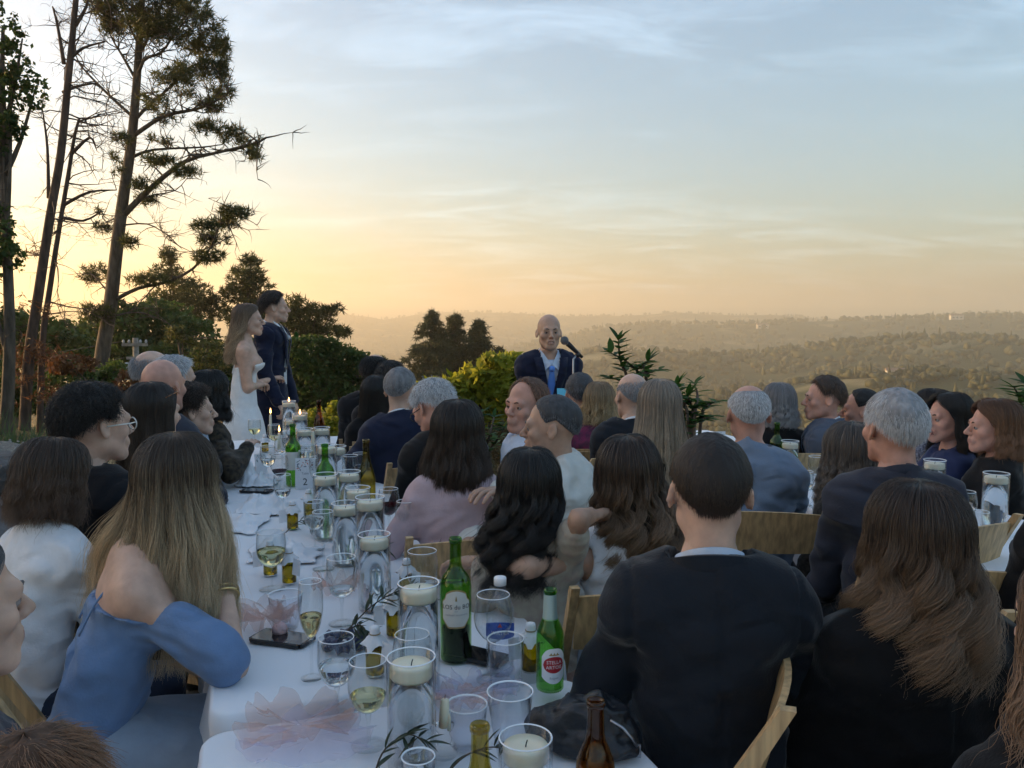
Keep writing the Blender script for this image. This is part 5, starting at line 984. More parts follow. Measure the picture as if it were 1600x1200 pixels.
TZ = .755; TZ1 = .730
TD = Vector((-.3287, .9444)); TP = Vector((.9444, .3287)); C0 = (on_plane(343, 1086, TZ)+on_plane(905, 1062, TZ))/2; C0 = Vector((C0.x, C0.y))
def tpos(t, s): return C0+TD*t+TP*s
TL = 2.08; Wd = .79
c = tpos(TL/2, 0); table(c.x, c.y, TD, TL, Wd, TZ-.004, 'first covered table of the long row, with the wine and water bottles', 'white cloth under the wine and water bottles', 1)
c = tpos(TL*1.5+.008, 0); table(c.x, c.y, TD, TL, Wd, TZ-.004, 'farther covered table of the long row, ending at the couple', 'white wrinkled cloth on the table that ends at the couple', 2)
c = tpos(-.93-.012, -.01); table(c.x, c.y, TD, 1.83, .80, TZ1-.004, 'slightly lower table carrying the leather bag and brown bottle', 'white cloth on the lower table under the leather bag', 3)
table(1.70, 3.42, (-.09, 1), 1.95, .78, TZ-.004, 'second covered table among the guests on the right', 'white cloth on the second table beside the silver haired man', 4)
table(1.62, 6.6, (-.3, 1), 1.2, .7, .60, 'small far table beside the spreading laurel', 'white cloth on the small far table by the laurel', 5)
def chair(pos, rz, who):
    t = empty('folding_chair', pos, rz, 'light wooden folding chair of the '+who, 'chair', 'wooden folding chairs')
    for s in (-1, 1):
        mb = MB(); n = 8; vs_ = []
        for k in range(n+1):
            f = k/n; y = .20-.44*f-.04*f*f; zz = .915*f; w = .026+.016*math.sin(f*math.pi); vs_ += [(s*.212-.011, y-w*.5, zz), (s*.212+.011, y-w*.5, zz), (s*.212+.011, y+w*.5, zz), (s*.212-.011, y+w*.5, zz)]
        mb.add(vs_, [(i*4+j, i*4+(j+1) % 4, (i+1)*4+(j+1) % 4, (i+1)*4+j) for i in range(n) for j in range(4)]+[(3, 2, 1, 0), (n*4, n*4+1, n*4+2, n*4+3)]).build('upright', M_WOOD, t)
        MB().add([(s*.186+dx, y+dy, z_) for y, z_ in ((-.24, 0), (.19, .44)) for dx, dy in ((-.010, -.016), (.010, -.016), (.010, .016), (-.010, .016))], [(0, 1, 5, 4), (1, 2, 6, 5), (2, 3, 7, 6), (3, 0, 4, 7), (3, 2, 1, 0), (4, 5, 6, 7)]).build('leg', M_WOOD, t)
    for (z0, z1, y0) in ((.735, .895, -.243),):
        mb = MB(); n = 8; vs_ = []
        for k in range(n+1):
            x = -.201+.402*k/n; b = -.028*(1-(x/.2)**2); dip = .012*(x/.2)**2; vs_ += [(x, y0+.02+b, z0), (x, y0-.02+b, z1-dip), (x, y0-.007+b, z1-dip), (x, y0+.033+b, z0)]
        mb.add(vs_, [(i*4+j, (i+1)*4+j, (i+1)*4+(j+1) % 4, i*4+(j+1) % 4) for i in range(n) for j in range(4)]+[(0, 1, 2, 3), (n*4+3, n*4+2, n*4+1, n*4)]).build('backrest', M_WOOD, t)
    MB().box((0, .02, .452), (.395, .40, .022)).build('seat', M_WOOD, t)
    MB().box((0, .015, .4675), (.36, .36, .010)).build('seat_pad', mat('seat_pad', (.62, .60, .55), .7), t)
    MB().box((0, .12, .20), (.40, .018, .030)).build('stretcher', M_WOOD, t)
chair((-.80, 1.40, 0), R(-78), 'missing guest, empty beside the blue dress woman')
for pos, rz, who, cz in CHAIRS: chair((pos[0], pos[1], gz(pos[0], pos[1]) if pos[1] > 4.4 else 0), rz if cz is None else R(cz), who)
# ------------------------------------------------------------------ glass, bottles, candles
def thin_glass(name, tint=(1, 1, 1), gl=.04, edge=.55):
    m = bpy.data.materials.new(name); m.use_nodes = True; N = m.node_tree.nodes; L = m.node_tree.links; N.clear()
    out = N.new('ShaderNodeOutputMaterial'); mx = N.new('ShaderNodeMixShader'); tr = N.new('ShaderNodeBsdfTransparent'); gs = N.new('ShaderNodeBsdfGlossy'); gs.inputs['Roughness'].default_value = .02; tr.inputs[0].default_value = (*tint, 1)
    fr = N.new('ShaderNodeFresnel'); ge = N.new('ShaderNodeNewGeometry'); mr = N.new('ShaderNodeMapRange'); mr.inputs[3].default_value = 1.5; mr.inputs[4].default_value = 1/1.5; L.new(ge.outputs['Backfacing'], mr.inputs[0]); L.new(mr.outputs[0], fr.inputs[0]); L.new(fr.outputs[0], mx.inputs[0]); L.new(tr.outputs[0], mx.inputs[1]); L.new(gs.outputs[0], mx.inputs[2]); L.new(mx.outputs[0], out.inputs[0]); return m
def liquid(name, col, ior=1.33, rough=0):
    m = bpy.data.materials.new(name); m.use_nodes = True; N = m.node_tree.nodes; L = m.node_tree.links; N.clear(); out = N.new('ShaderNodeOutputMaterial'); g = N.new('ShaderNodeBsdfGlass'); g.inputs['Color'].default_value = (*col, 1); g.inputs['IOR'].default_value = ior; g.inputs['Roughness'].default_value = rough; L.new(g.outputs[0], out.inputs[0]); return m
M_GL = thin_glass('clear_glass', (.97, .98, .98)); M_PLASTIC = thin_glass('clear_plastic', (.96, .97, .99))
M_GREEN = thin_glass('green_bottle_glass', (.56, .78, .36)); M_BEERG = thin_glass('beer_bottle_glass', (.62, .88, .48)); M_AMBER = thin_glass('amber_bottle_glass', (.86, .78, .45)); M_BROWN = thin_glass('brown_bottle_glass', (.72, .50, .28))
M_WATER = liquid('water', (.97, .985, 1)); M_WHITEW = liquid('white_wine', (.95, .93, .72)); M_REDW = liquid('red_wine', (.16, .010, .025)); M_OIL = liquid('olive_oil', (.62, .50, .03), 1.45); M_CHAMP = liquid('champagne', (.95, .88, .62))
M_WAX = mat('candle_wax', (.76, .70, .53), .45, subsurf=.25); M_WICK = mat('wick', (.02, .02, .02), .9); M_FLAME = mat('flame', (1, .6, .2), .5, emit=(1, .45, .12, 4)); M_PAPER = mat('paper', (.80, .80, .82), .8, .03, 30, .2, 80)
LIQ = dict(water=M_WATER, white=M_WHITEW, red=M_REDW, champ=M_CHAMP)
def base(px, py, z): p = on_plane(px, py, z); return (p.x, p.y, z+.0055)
def ontab(px, Y, z): return ((px-800)/F*Y*1.0, Y, z+.0055)
def candle_vase(px, Y, h, label, r=.0455, lit=False, z=TZ, lvl=.040):
    t = empty('candle_vase', ontab(px, Y, z), 0, label, 'candle vase', 'floating candle vases'); n = 28
    MB().lathe([(0, 0), (r, 0), (r, h), (r-.0012, h+.001), (r-.003, h), (r-.003, .010), (0, .010)], n).build('vase_glass', M_GL, t, True)
    MB().lathe([(r-.0005, h-.0014), (r+.0006, h), (r-.001, h+.0016), (r-.0032, h), (r-.0005, h-.0014)], n).build('rim', mat('glass_rim', (.85, .88, .92), .08, spec=.8), t, True)
    wl = h-lvl; MB().lathe([(0, .0105), (r-.0036, .0105), (r-.0036, wl), (0, wl)], n).build('water', M_WATER, t, True)
    cz = wl-.010; rc = r-.0055; c = MB().lathe([(0, cz+.0102), (rc*.9, cz+.0102), (rc, cz+.016), (rc, cz+.032), (rc*.93, cz+.037), (rc*.5, cz+.034), (.006, cz+.0335), (0, cz+.033)], n).build('candle', M_WAX, t, True)
    MB().tube([(0, 0, cz+.032), (.001, 0, cz+.039), (.003, 0, cz+.045)], .0011, 5).build('wick', M_WICK, c)
    if lit: MB().lathe([(0, 0), (.004, .004), (.0055, .010), (.004, .020), (.0015, .030), (0, .034)], 10, (0, 0, cz+.043)).build('flame', M_FLAME, c, True)
CV = [(638, 1.44, .205, 'short candle vase in front of the flute and red wine glass', TZ1, 0), (651, 1.70, .235, 'tall candle vase touching the labelled green wine bottle', TZ, 0), (581, 2.20, .21, 'candle vase between the sprig and the peach tulle', TZ, 0), (575, 2.45, .262, 'tallest candle vase, near the two red wines', TZ, 0), (536, 2.62, .205, 'short candle vase half hidden by the tallest vase', TZ, 0), (505, 2.95, .24, 'candle vase next to the unlabelled green bottle', TZ, 0), (543, 3.2, .205, 'candle vase beside the amber bottle', TZ, 0), (508, 3.55, .262, 'tall candle vase directly behind the unlabelled green bottle', TZ, 0), (501, 4.45, .225, 'candle vase at the right of the far pair', TZ, 0), (474, 4.4, .225, 'candle vase at the left of the far pair', TZ, 0), (467, 4.85, .26, 'tall far candle vase beside the taper', TZ, 1), (450, 5.35, .29, 'lit candle vase at the far end by the groom', TZ, 1), (822, 1.30, .125, 'low candle vase between the amber bottle neck and brown bottle', TZ1, 0), (1238, 4.1, .20, 'candle vase on the second table beside the green bottle', TZ, 0), (1467, 3.42, .215, 'candle vase on the second table before the laughing woman', TZ, 0), (1565, 3.0, .235, 'candle vase on the second table before the auburn haired woman', TZ, 0)]
for px, Y, h, lab, z, lit in CV: candle_vase(px, Y, h, lab, lit=bool(lit), z=z)
def wine_glass(px, Y, h, label, liq=None, lvl=.4, dia=.078, z=TZ, kind='wine'):
    r = dia/2; t = empty('champagne_flute' if kind == 'flute' else 'wine_glass', ontab(px, Y, z), 0, label, 'glass', 'glasses on the tables'); n = 24
    if kind == 'wine': bh = h*.56; sh_ = h-bh; prof = [(.004, 0), (.012, .003), (r*.62, bh*.14), (r*.92, bh*.33), (r, bh*.5), (r*.95, bh*.75), (r*.84, bh)]
    elif kind == 'flute': bh = h*.60; sh_ = h-bh; prof = [(.004, 0), (.010, .006), (r*.75, bh*.22), (r, bh*.5), (r*.98, bh*.8), (r*.90, bh)]
    else: bh = h*.62; sh_ = h-bh; prof = [(.005, 0), (.016, .003), (r*.75, bh*.16), (r*.97, bh*.38), (r, bh*.55), (r*.97, bh*.8), (r*.92, bh)]
    pr = np.array(prof); zz = np.linspace(0, bh, 15); rr = np.interp(zz, pr[:, 1], pr[:, 0]); rr[1:-1] = (rr[:-2]+2*rr[1:-1]+rr[2:])/4
    outer = [(a, sh_+b) for a, b in zip(rr, zz)]; inner = [(max(0, a-.0013), sh_+b+(.0015 if i == 0 else 0)) for i, (a, b) in enumerate(zip(rr, zz))][::-1]
    MB().lathe([(0, sh_)]+outer+inner+[(0, sh_+.0015)], n).build('bowl', M_GL, t, True)
    MB().lathe([(rr[-1]-.0013, h-.0008), (rr[-1]+.0005, h), (rr[-1]-.0006, h+.0013), (rr[-1]-.0018, h), (rr[-1]-.0013, h-.0008)], n).build('rim', MATS['glass_rim'], t, True)
    MB().lathe([(0, .006), (.0042, .008), (.0036, .02), (.0036, sh_*.7), (.006, sh_-.001), (0, sh_-.0005)], 10).build('stem', M_GL, t, True)
    MB().lathe([(0, 0), (r*.86, 0), (r*.88, .0015), (r*.5, .004), (.006, .008), (0, .0085)], n).build('foot', M_GL, t, True)
    if liq:
        zl = lvl*bh; k = zz < zl; zs = list(zz[k])+[zl]; rs = [max(.0005, np.interp(v, zz, rr)-.0022) for v in zs]; MB().lathe([(0, sh_+.003)]+[(a, sh_+max(b, .003)) for a, b in zip(rs, zs)][1:]+[(0, sh_+zl)], n).build('wine' if liq != 'water' else 'water', LIQ[liq], t, True)
WG = [(417, 2.36, .175, 'glass of white wine beside the two oil bottles', 'white', .5, .088, TZ, 'goblet'), (478, 1.75, .222, 'champagne flute beside the blue dress woman elbow', 'champ', .42, .056, TZ, 'flute'), (518, 1.62, .170, 'water goblet half full between the flute and the candle vases', 'water', .45, .080, TZ1, 'goblet'), (568, 1.505, .170, 'white wine goblet in front of the oil bottle and the short vase', 'white', .36, .078, TZ1, 'goblet'), (640, 1.60, .185, 'red wine glass seen through the short candle vase', 'red', .3, .085, TZ1, 'wine'), (528, 2.08, .18, 'empty goblet above the navy scrunchie', 'water', .25, .082, TZ, 'goblet'), (500, 2.56, .19, 'empty wine glass with pink dregs before the folded napkin', None, 0, .080, TZ, 'wine'), (433, 3.72, .19, 'red wine glass beside the table number card', 'red', .32, .084, TZ, 'wine'), (605, 2.95, .185, 'red wine glass close to the pink cardigan', 'red', .45, .084, TZ, 'wine'), (632, 2.74, .185, 'red wine glass with small pour beside the peach tulle', 'red', .28, .078, TZ, 'wine'), (770, 1.74, .195, 'wine glass with pink dregs in front of the water bottle', None, 0, .088, TZ, 'wine'), (657, 2.14, .18, 'empty glass behind the labelled wine bottle', None, 0, .086, TZ, 'goblet'), (395, 5.3, .17, 'white wine glass at the far corner by the bride', 'white', .4, .085, TZ, 'goblet'), (426, 4.9, .185, 'water glass beside the far oil bottle', 'white', .35, .085, TZ, 'wine'), (437, 4.35, .185, 'far empty wine glass left of the green bottle', 'water', .3, .08, TZ, 'wine'), (415, 4.05, .18, 'glass beside the standing paper card', 'water', .4, .08, TZ, 'goblet'), (478, 4.1, .18, 'empty far glass beside the table number card', None, 0, .08, TZ, 'wine'), (545, 3.75, .18, 'empty glass beside the amber bottle neck', None, 0, .08, TZ, 'goblet'), (560, 3.95, .16, 'water glass close to the navy suited man', 'water', .4, .075, TZ, 'goblet'), (487, 2.8, .17, 'water glass beside the oil bottle with paper cap', 'water', .5, .075, TZ, 'goblet'), (1517, 2.95, .175, 'wine glass beside the vase before the auburn woman', 'white', .35, .085, TZ, 'wine'), (1513, 2.72, .165, 'water glass in front on the second table', 'water', .45, .085, TZ, 'goblet'), (1540, 2.82, .13, 'small empty glass on the second table', None, 0, .075, TZ, 'goblet'), (1281, 3.85, .16, 'empty glass beside the two water bottles', None, 0, .085, TZ, 'goblet'), (1262, 3.5, .15, 'water glass on the near left of the second table', 'water', .4, .08, TZ, 'goblet'), (1440, 3.3, .15, 'empty glass beside the vase before the laughing woman', None, 0, .08, TZ, 'wine')]
for px, Y, h, lab, liq, lv, dia, z, kind in WG: wine_glass(px, Y, h, lab, liq, lv, dia, z, kind)
g_ = np.random.default_rng(17)
for k in range(15):      # more of the same crowded glassware down the row
    t_ = .9+k*.21+g_.uniform(-.05, .05); p = tpos(t_, g_.uniform(-.16, .16)); Yk = p.y; pxk = 800+p.x/Yk*F
    if any(abs(Yk-w[1])*F/Yk < 60 and abs((pxk-w[0])*Yk/F) < .09 and abs(Yk-w[1]) < .09 for w in CV+WG): continue
    wine_glass(pxk, Yk, g_.uniform(.16, .19), 'stemmed glass among the crowded glassware down the long table', (None, 'water', 'white')[k % 3], g_.uniform(.25, .45), g_.uniform(.074, .084), TZ, ('goblet', 'wine')[k % 2])
for px, Y, h, lab in ((556, 2.85, .21, 'candle vase squeezed between two taller vases'), (524, 3.85, .21, 'candle vase beyond the amber bottle'), (455, 5.0, .21, 'low candle vase beside the lit taper')): candle_vase(px, Y, h, lab)
def cup(px, Y, h, d0, d1, label, z, liq=None, wax=False):
    t = empty('clear_cup', ontab(px, Y, z), 0, label, 'cup', 'clear cups'); a, b = d0/2, d1/2
    MB().lathe([(0, .002), (a, .002), (lerp(a, b, .5)+.002, h*.5), (b, h), (b-.001, h), (lerp(a, b, .5)+.001, h*.5), (a-.001, .004), (0, .004)], 28).build('wall', M_PLASTIC, t, True)
    MB().lathe([(b-.002, h-.001), (b+.0012, h), (b, h+.002), (b-.002, h+.001), (b-.002, h-.001)], 28).build('rim', MATS['glass_rim'], t, True)
    if wax: MB().lathe([(0, .006), (a-.003, .006), (a-.003, h*.45), (0, h*.45)], 20).build('candle', M_WAX, t, True)
cup(790, 1.69, .115, .062, .080, 'rounded stemless tumbler beside the beer bottle', TZ); cup(727, 1.50, .085, .056, .080, 'clear plastic cup beside the taper candle', TZ1); cup(797, 1.47, .125, .05, .088, 'wide clear plastic cup in front of the stemless tumbler', TZ1); cup(438, 2.05, .09, .062, .088, 'clear plastic cup standing behind the flute', TZ); cup(648, 1.33, .075, .05, .058, 'small tealight glass below the short candle vase', TZ1, wax=True); 
def text_mesh(txt, size, align='CENTER'):
    cu = bpy.data.curves.new('t', 'FONT'); cu.body = txt; cu.size = size; cu.align_x = align; cu.align_y = 'CENTER'; cu.resolution_u = 2; o = bpy.data.objects.new('t', cu); COL.objects.link(o); bpy.context.view_layer.update()
    me = bpy.data.meshes.new_from_object(o.evaluated_get(bpy.context.evaluated_depsgraph_get())); v = np.array([x.co[:] for x in me.vertices]); f = [tuple(p.vertices) for p in me.polygons]; bpy.data.objects.remove(o); bpy.data.curves.remove(cu); bpy.data.meshes.remove(me); return v, f
def wrap_text(parent, txt, size, r, z, m, ang=-math.pi/2, name='lettering', xoff=0):
    v, f = text_mesh(txt, size); a = ang+(v[:, 0]+xoff)/r; V = np.column_stack([r*np.cos(a), r*np.sin(a), z+v[:, 1]]); return mesh_obj(name, V, f, m, parent, False)
def curved_patch(parent, r, a0, a1, z0, z1, m, name='label', shape=None, n=20, k=10):
    A = np.linspace(a0, a1, n); vs_ = []
    for i in range(k+1):
        for a in A:
            u = (a-(a0+a1)/2)/((a1-a0)/2); lo, hi = shape(u) if shape else (0, 1); zz = z0+(z1-z0)*(lo+(hi-lo)*i/k); vs_.append((r*math.cos(a), r*math.sin(a), zz))
    return mesh_obj(name, vs_, [(i*n+j, i*n+j+1, (i+1)*n+j+1, (i+1)*n+j) for i in range(k) for j in range(n-1)], m, parent, True)
def bottle(px, Y, h, r, label, glass, prof, z=TZ, cap=None, fill=None, fillz=.0, rz=0):
    t = empty('bottle', ontab(px, Y, z), rz, label, 'bottle', 'bottles on the tables'); P_o = [(0, .004)]+[(a*r, b*h) for a, b in prof]; inn = [(max(.001, a-.0022), b if b > .006 else .006) for a, b in P_o[1:]][::-1]
    MB().lathe(P_o+inn+[(0, .006)], 28).build('bottle_glass', glass, t, True)
    if fill:
        zs = np.linspace(.007, fillz, 12); pz = np.array(P_o); rs = np.interp(zs, pz[1:, 1], pz[1:, 0])-.003; MB().lathe([(0, .007)]+list(zip(rs, zs))+[(0, fillz)], 24).build('contents', fill, t, True)
    nr = prof[-1][0]*r
    MB().lathe([(nr-.003, h*.955), (nr+.0015, h*.96), (nr+.002, h*.985), (nr+.0005, h), (nr-.003, h), (nr-.003, h*.955)], 20).build('lip', glass if cap is None else cap, t, True)
    return t
WINE = [(.93, 0), (1, .015), (1, .60), (.97, .64), (.80, .69), (.52, .735), (.40, .77), (.37, .82), (.36, .96), (.37, 1)]
BURG = [(.93, 0), (1, .015), (1, .42), (.97, .48), (.80, .58), (.55, .67), (.42, .75), (.37, .84), (.36, .96), (.37, 1)]
BEER = [(.93, 0), (1, .02), (1, .52), (.95, .58), (.72, .66), (.52, .72), (.46, .78), (.42, .96), (.44, 1)]
M_LBL = mat('label_paper', (.72, .70, .64), .7, .04, 40); M_INK = mat('ink', (.03, .03, .035), .6); M_REDL = mat('label_red', (.42, .02, .03), .5); M_BLUEL = mat('label_blue', (.03, .09, .42), .45); M_WHT = mat('print_white', (.82, .82, .84), .5); M_GOLD = mat('label_gold', (.38, .27, .10), .5); M_FOIL = mat('neck_foil', (.42, .55, .52), .35, metal=.4); M_GREYI = mat('ink_grey', (.30, .30, .33), .7)
b = bottle(710, 1.86, .292, .0375, 'green wine bottle with large cream label', M_GREEN, WINE, fill=M_REDW, fillz=.075)
sh_ = lambda u: (.10*max(0, abs(u)-.55)/.45*2.2, 1-.22*min(1, abs(u)**2)-.10*(abs(u) > .72))
lb = curved_patch(b, .0385, -math.pi/2-.85, -math.pi/2+1.05, .085, .178, M_GOLD, 'label_border', sh_); lb = curved_patch(b, .0389, -math.pi/2-.80, -math.pi/2+1.0, .089, .174, M_LBL, 'label', sh_)
wrap_text(lb, 'CLOS du BOIS', .0150, .0393, .136, M_INK, -math.pi/2+.10); wrap_text(lb, 'CABERNET SAUVIGNON', .0052, .0393, .117, M_GREYI, -math.pi/2+.10); wrap_text(lb, '2019', .004, .0393, .126, M_GREYI, -math.pi/2+.1); o = curved_patch(lb, .0393, -math.pi/2+.03, -math.pi/2+.17, .150, .164, M_GOLD, 'emblem', lambda u: (.1*abs(u), 1-abs(u)))
b = bottle(861, 1.70, .222, .0305, 'green beer bottle with red oval label', M_BEERG, BEER, rz=.25)
lb = curved_patch(b, .0313, -math.pi/2-.9, -math.pi/2+.9, .022, .100, M_WHT, 'label', lambda u: (.18*abs(u)**2, 1-.25*abs(u)**3)); rd = curved_patch(lb, .0317, -math.pi/2-.78, -math.pi/2+.78, .046, .082, M_REDL, 'label_oval', lambda u: (.5-.5*math.sqrt(max(0, 1-u*u)), .5+.5*math.sqrt(max(0, 1-u*u))))
wrap_text(lb, 'STELLA', .0108, .0321, .0695, M_WHT); wrap_text(lb, 'ARTOIS', .0108, .0321, .0585, M_WHT); wrap_text(lb, 'Belgium', .0065, .0321, .035, M_GREYI); curved_patch(lb, .0321, -math.pi/2-.35, -math.pi/2+.35, .083, .092, M_GOLD, 'emblem', lambda u: (.2, 1-.6*abs(math.sin(u*5))))
nf = [(BEER[5][0]*.0305+.0012, .222*.70), (BEER[6][0]*.0305+.0012, .222*.78), (.42*.0305+.0012, .222*.95)]; MB().lathe(nf, 24).build('neck_foil', M_FOIL, b, True)
bottle(505, 3.28, .305, .0375, 'green wine bottle without a visible label, beside the number card', M_GREEN, WINE); b = bottle(455, 3.95, .305, .0375, 'green wine bottle with plain white label farther along', M_GREEN, WINE); curved_patch(b, .0382, -math.pi/2-1.2, -math.pi/2+1.2, .08, .17, M_LBL)
bottle(570, 3.38, .31, .0385, 'amber yellow wine bottle next to the pink cardigan', M_AMBER, BURG); bottle(497, 5.3, .30, .037, 'brown wine bottle at the far end of the table', M_BROWN, BURG); bottle(935, 1.22, .228, .031, 'brown beer bottle in front of the leather bag', M_BROWN, BEER, TZ1); bottle(748, 1.13, .235, .036, 'open amber bottle at the bottom edge', M_AMBER, BURG, TZ1); bottle(1217, 4.15, .29, .037, 'green wine bottle on the second table', M_GREEN, WINE); bottle(1478, 2.2, .2, .03, 'green bottle low behind the black cape', M_GREEN, BEER) if False else None
PET = [(.90, 0), (1, .03), (.94, .12), (1, .16), (.95, .22), (1, .27), (.95, .33), (1, .38), (1, .60), (.97, .68), (.80, .78), (.50, .88), (.38, .91), (.38, .95), (.38, 1)]
def water_bottle(px, Y, h, r, label, text=True):
    b = bottle(px, Y, h, r, label, M_PLASTIC, PET, fill=M_WATER if not text else None, fillz=h*.5); b.name = 'water_bottle'
    MB().lathe([(0, 0), (r*.44, 0), (r*.44, .016), (r*.40, .018), (0, .018)], 18, (0, 0, h*.95)).build('cap', M_WHT, b, True)
    if text: l = curved_patch(b, r*1.02, -math.pi/2-1.3, -math.pi/2+1.3, h*.40, h*.60, M_BLUEL, 'label', lambda u: (.08, .75+.25*math.cos(u*1.57))); wrap_text(l, 'WATER', .0125, r*1.035, h*.48, M_WHT); curved_patch(l, r*1.03, -math.pi/2-.16, -math.pi/2+.16, h*.545, h*.59, mat('label_redpeak', (.45, .08, .08), .5), 'emblem', lambda u: (0, 1-abs(u)))
water_bottle(781, 1.78, .215, .0325, 'small water bottle with blue label and white cap'); water_bottle(1306, 3.95, .2, .031, 'water bottle on the second table nearer the green bottle', False); water_bottle(1330, 3.9, .2, .031, 'water bottle on the second table nearer the lace dress', False)
def oil_bottle(px, Y, label, z=TZ, h=.105, tagside=1, full=.55):
    r = .0225; t = empty('oil_bottle', ontab(px, Y, z), rng.uniform(-.3, .3), label, 'bottle', 'olive oil favours')
    pr = [(.92*r, 0), (r, .004), (r, h*.62), (r*.9, h*.70), (r*.5, h*.80), (r*.45, h*.9), (r*.5, h)]; MB().lathe([(0, .001)]+pr, 20).build('bottle_glass', M_GL, t, True)
    MB().lathe([(0, .003), (r-.0018, .004), (r-.0018, h*full), (0, h*full)], 20).build('oil', M_OIL, t, True)
    mb = MB(); n = 22; rows = [(.001, h+.006), (.45*r, h+.006), (.52*r, h), (.50*r, h*.88), (.95*r, h*.80), (1.35*r, h*.66)]; vs_ = []
    for i, (a, zz) in enumerate(rows):
        for k in range(n): g = 2*math.pi*k/n; w = 1+(.18*math.sin(g*7) if i == 5 else .06*math.sin(g*7) if i == 4 else 0); vs_.append((a*w*math.cos(g), a*w*math.sin(g), zz-(.008*math.cos(g*4) if i == 5 else 0)))
    mb.add(vs_, [(i*n+j, i*n+(j+1) % n, (i+1)*n+(j+1) % n, (i+1)*n+j) for i in range(5) for j in range(n)]); mb.build('paper_cap', M_PAPER, t, True)
    MB().lathe([(.56*r, h*.89), (.60*r, h*.905), (.56*r, h*.92)], 14).build('twine', mat('twine', (.35, .27, .16), .9), t, True)
    s = tagside; MB().add([(s*r*1.1, -r*.6, h*.80), (s*(r*1.1+.026), -r*.7, h*.74), (s*(r*1.1+.024), -r*.9, h*.28), (s*(r*1.1-.004), -r*.8, h*.32)], [(0, 1, 2, 3)]).build('gift_tag', M_PAPER, t).modifiers.new('t', 'SOLIDIFY').thickness = .0008
for px, Y, lab, s in ((445, 2.42, 'oil bottle with paper cap right beside the white wine glass', 1), (415, 2.50, 'oil bottle seen through the white wine glass', -1), (452, 3.08, 'oil bottle with paper cap before the napkins', -1), (830, 1.79, 'full oil bottle between the water and beer bottles', -1), (580, 1.77, 'oil bottle with paper cap beside the water goblet', 1), (632, 2.30, 'oil bottle behind the tall vase near the empty glass', 1), (411, 5.0, 'far oil bottle with tilted white tag', -1), (612, 2.0, 'oil bottle behind the candle vases with dotted tag', -1), (478, 3.3, 'oil bottle just behind the empty wine glass', 1)): oil_bottle(px, Y, lab, tagside=s, full=.8 if px == 830 else .55)
# taper candles
def taper(px, Y, label, z, lit=False, h=.10):
    t = empty('taper_candle', ontab(px, Y, z), 0, label, 'candle', 'taper candles'); MB().lathe([(0, 0), (.024, 0), (.026, .006), (.012, .018), (.016, .032), (.010, .042), (.017, .052), (.020, .060), (.0, .058)], 18).build('holder', M_GL, t, True)
    c = MB().tube([(0, 0, .056), (.001, 0, .056+h*.5), (.002, 0, .056+h*.95), (.002, 0, .056+h)], [.0105, .0095, .008, .004], 12).build('candle', M_WAX, t, True)
    MB().tube([(.010, -.003, .05), (.011, -.003, .075), (.008, -.002, .09)], [.004, .003, .001], 6).build('wax_drip', M_WAX, c, True); MB().tube([(.002, 0, .056+h-.002), (.003, 0, .056+h+.008)], .001, 5).build('wick', M_WICK, c)
    if lit: MB().lathe([(0, 0), (.004, .004), (.006, .011), (.004, .022), (.0015, .033), (0, .038)], 10, (.003, 0, .056+h+.006)).build('flame', M_FLAME, c, True)
taper(690, 1.47, 'burnt down white taper beside the short candle vase', TZ1, False, .055); taper(486, 4.3, 'tall white taper between the far candle vases', TZ, False, .17); taper(433, 4.75, 'lit taper left of the far card', TZ, True, .10); taper(420, 5.2, 'lit white taper by the bride', TZ, True, .16); taper(665, 1.85, 'white taper behind the tall candle vase', TZ, False, .06)
# cards
def card(px, Y, w, h, label, rz, num=None, z=TZ):
    t = empty('table_card', ontab(px, Y, z), rz, label, 'card', 'printed table cards'); c = MB().box((0, 0, h/2), (w, .0012, h)).build('card', M_PAPER, t); c.rotation_euler.x = -.12
    MB().add([(-w*.4, .001, .001), (w*.4, .001, .001), (w*.4, .05, .001), (-w*.4, .05, .001), (0, .012, h*.7)], [(0, 1, 2, 3), (2, 3, 4)]).build('easel', M_PAPER, t)
    g = np.random.default_rng(int(px)); mb = MB(); mats_ = [mat('print_navy', (.05, .06, .14), .7), mat('print_green', (.22, .28, .22), .7), mat('print_coral', (.60, .22, .16), .7)]
    for k in range(34):
        x = g.uniform(-.45, .45)*w; zz = h*(1-.30*g.random()*(1 if abs(x) < w*.25 else 1.3))-.004; a = g.uniform(0, math.pi); L = g.uniform(.004, .010)*w/.1; dx, dz = math.cos(a)*L, math.sin(a)*L; zz = min(zz, h-.012); x = max(-w/2+.012, min(w/2-.012, x)); mb.add([(x-dx, -.0010, zz-dz), (x-dz*.28, -.0010, zz+dx*.28), (x+dx, -.0010, zz+dz), (x+dz*.28, -.0010, zz-dx*.28)], [(0, 1, 2, 3)], int(g.integers(0, 3)) if g.random() > .2 else 0)
    mb.build('flower_print', mats_, c); 
    for ch in list(c.children): ch.location.z = 0
    if num:
        for txt, sz, zz, m_ in (('Table', .016, h*.50, M_GREYI), (num, .048, h*.22, M_INK)): v, f = text_mesh(txt, sz); mesh_obj('lettering', np.column_stack([v[:, 0], np.full(len(v), -.0012), zz+v[:, 1]]), f, m_, c, False)
card(473, 3.85, .096, .15, 'table number card with flower print and number two', .1, '2'); card(447, 4.95, .085, .115, 'far card with flower print near the lit taper', .2); card(405, 4.25, .07, .11, 'paper card seen from the side before the embroidered sleeve', .9); card(1127, 6.4, .10, .10, 'flower printed card on the small far table', .1, z=.60)
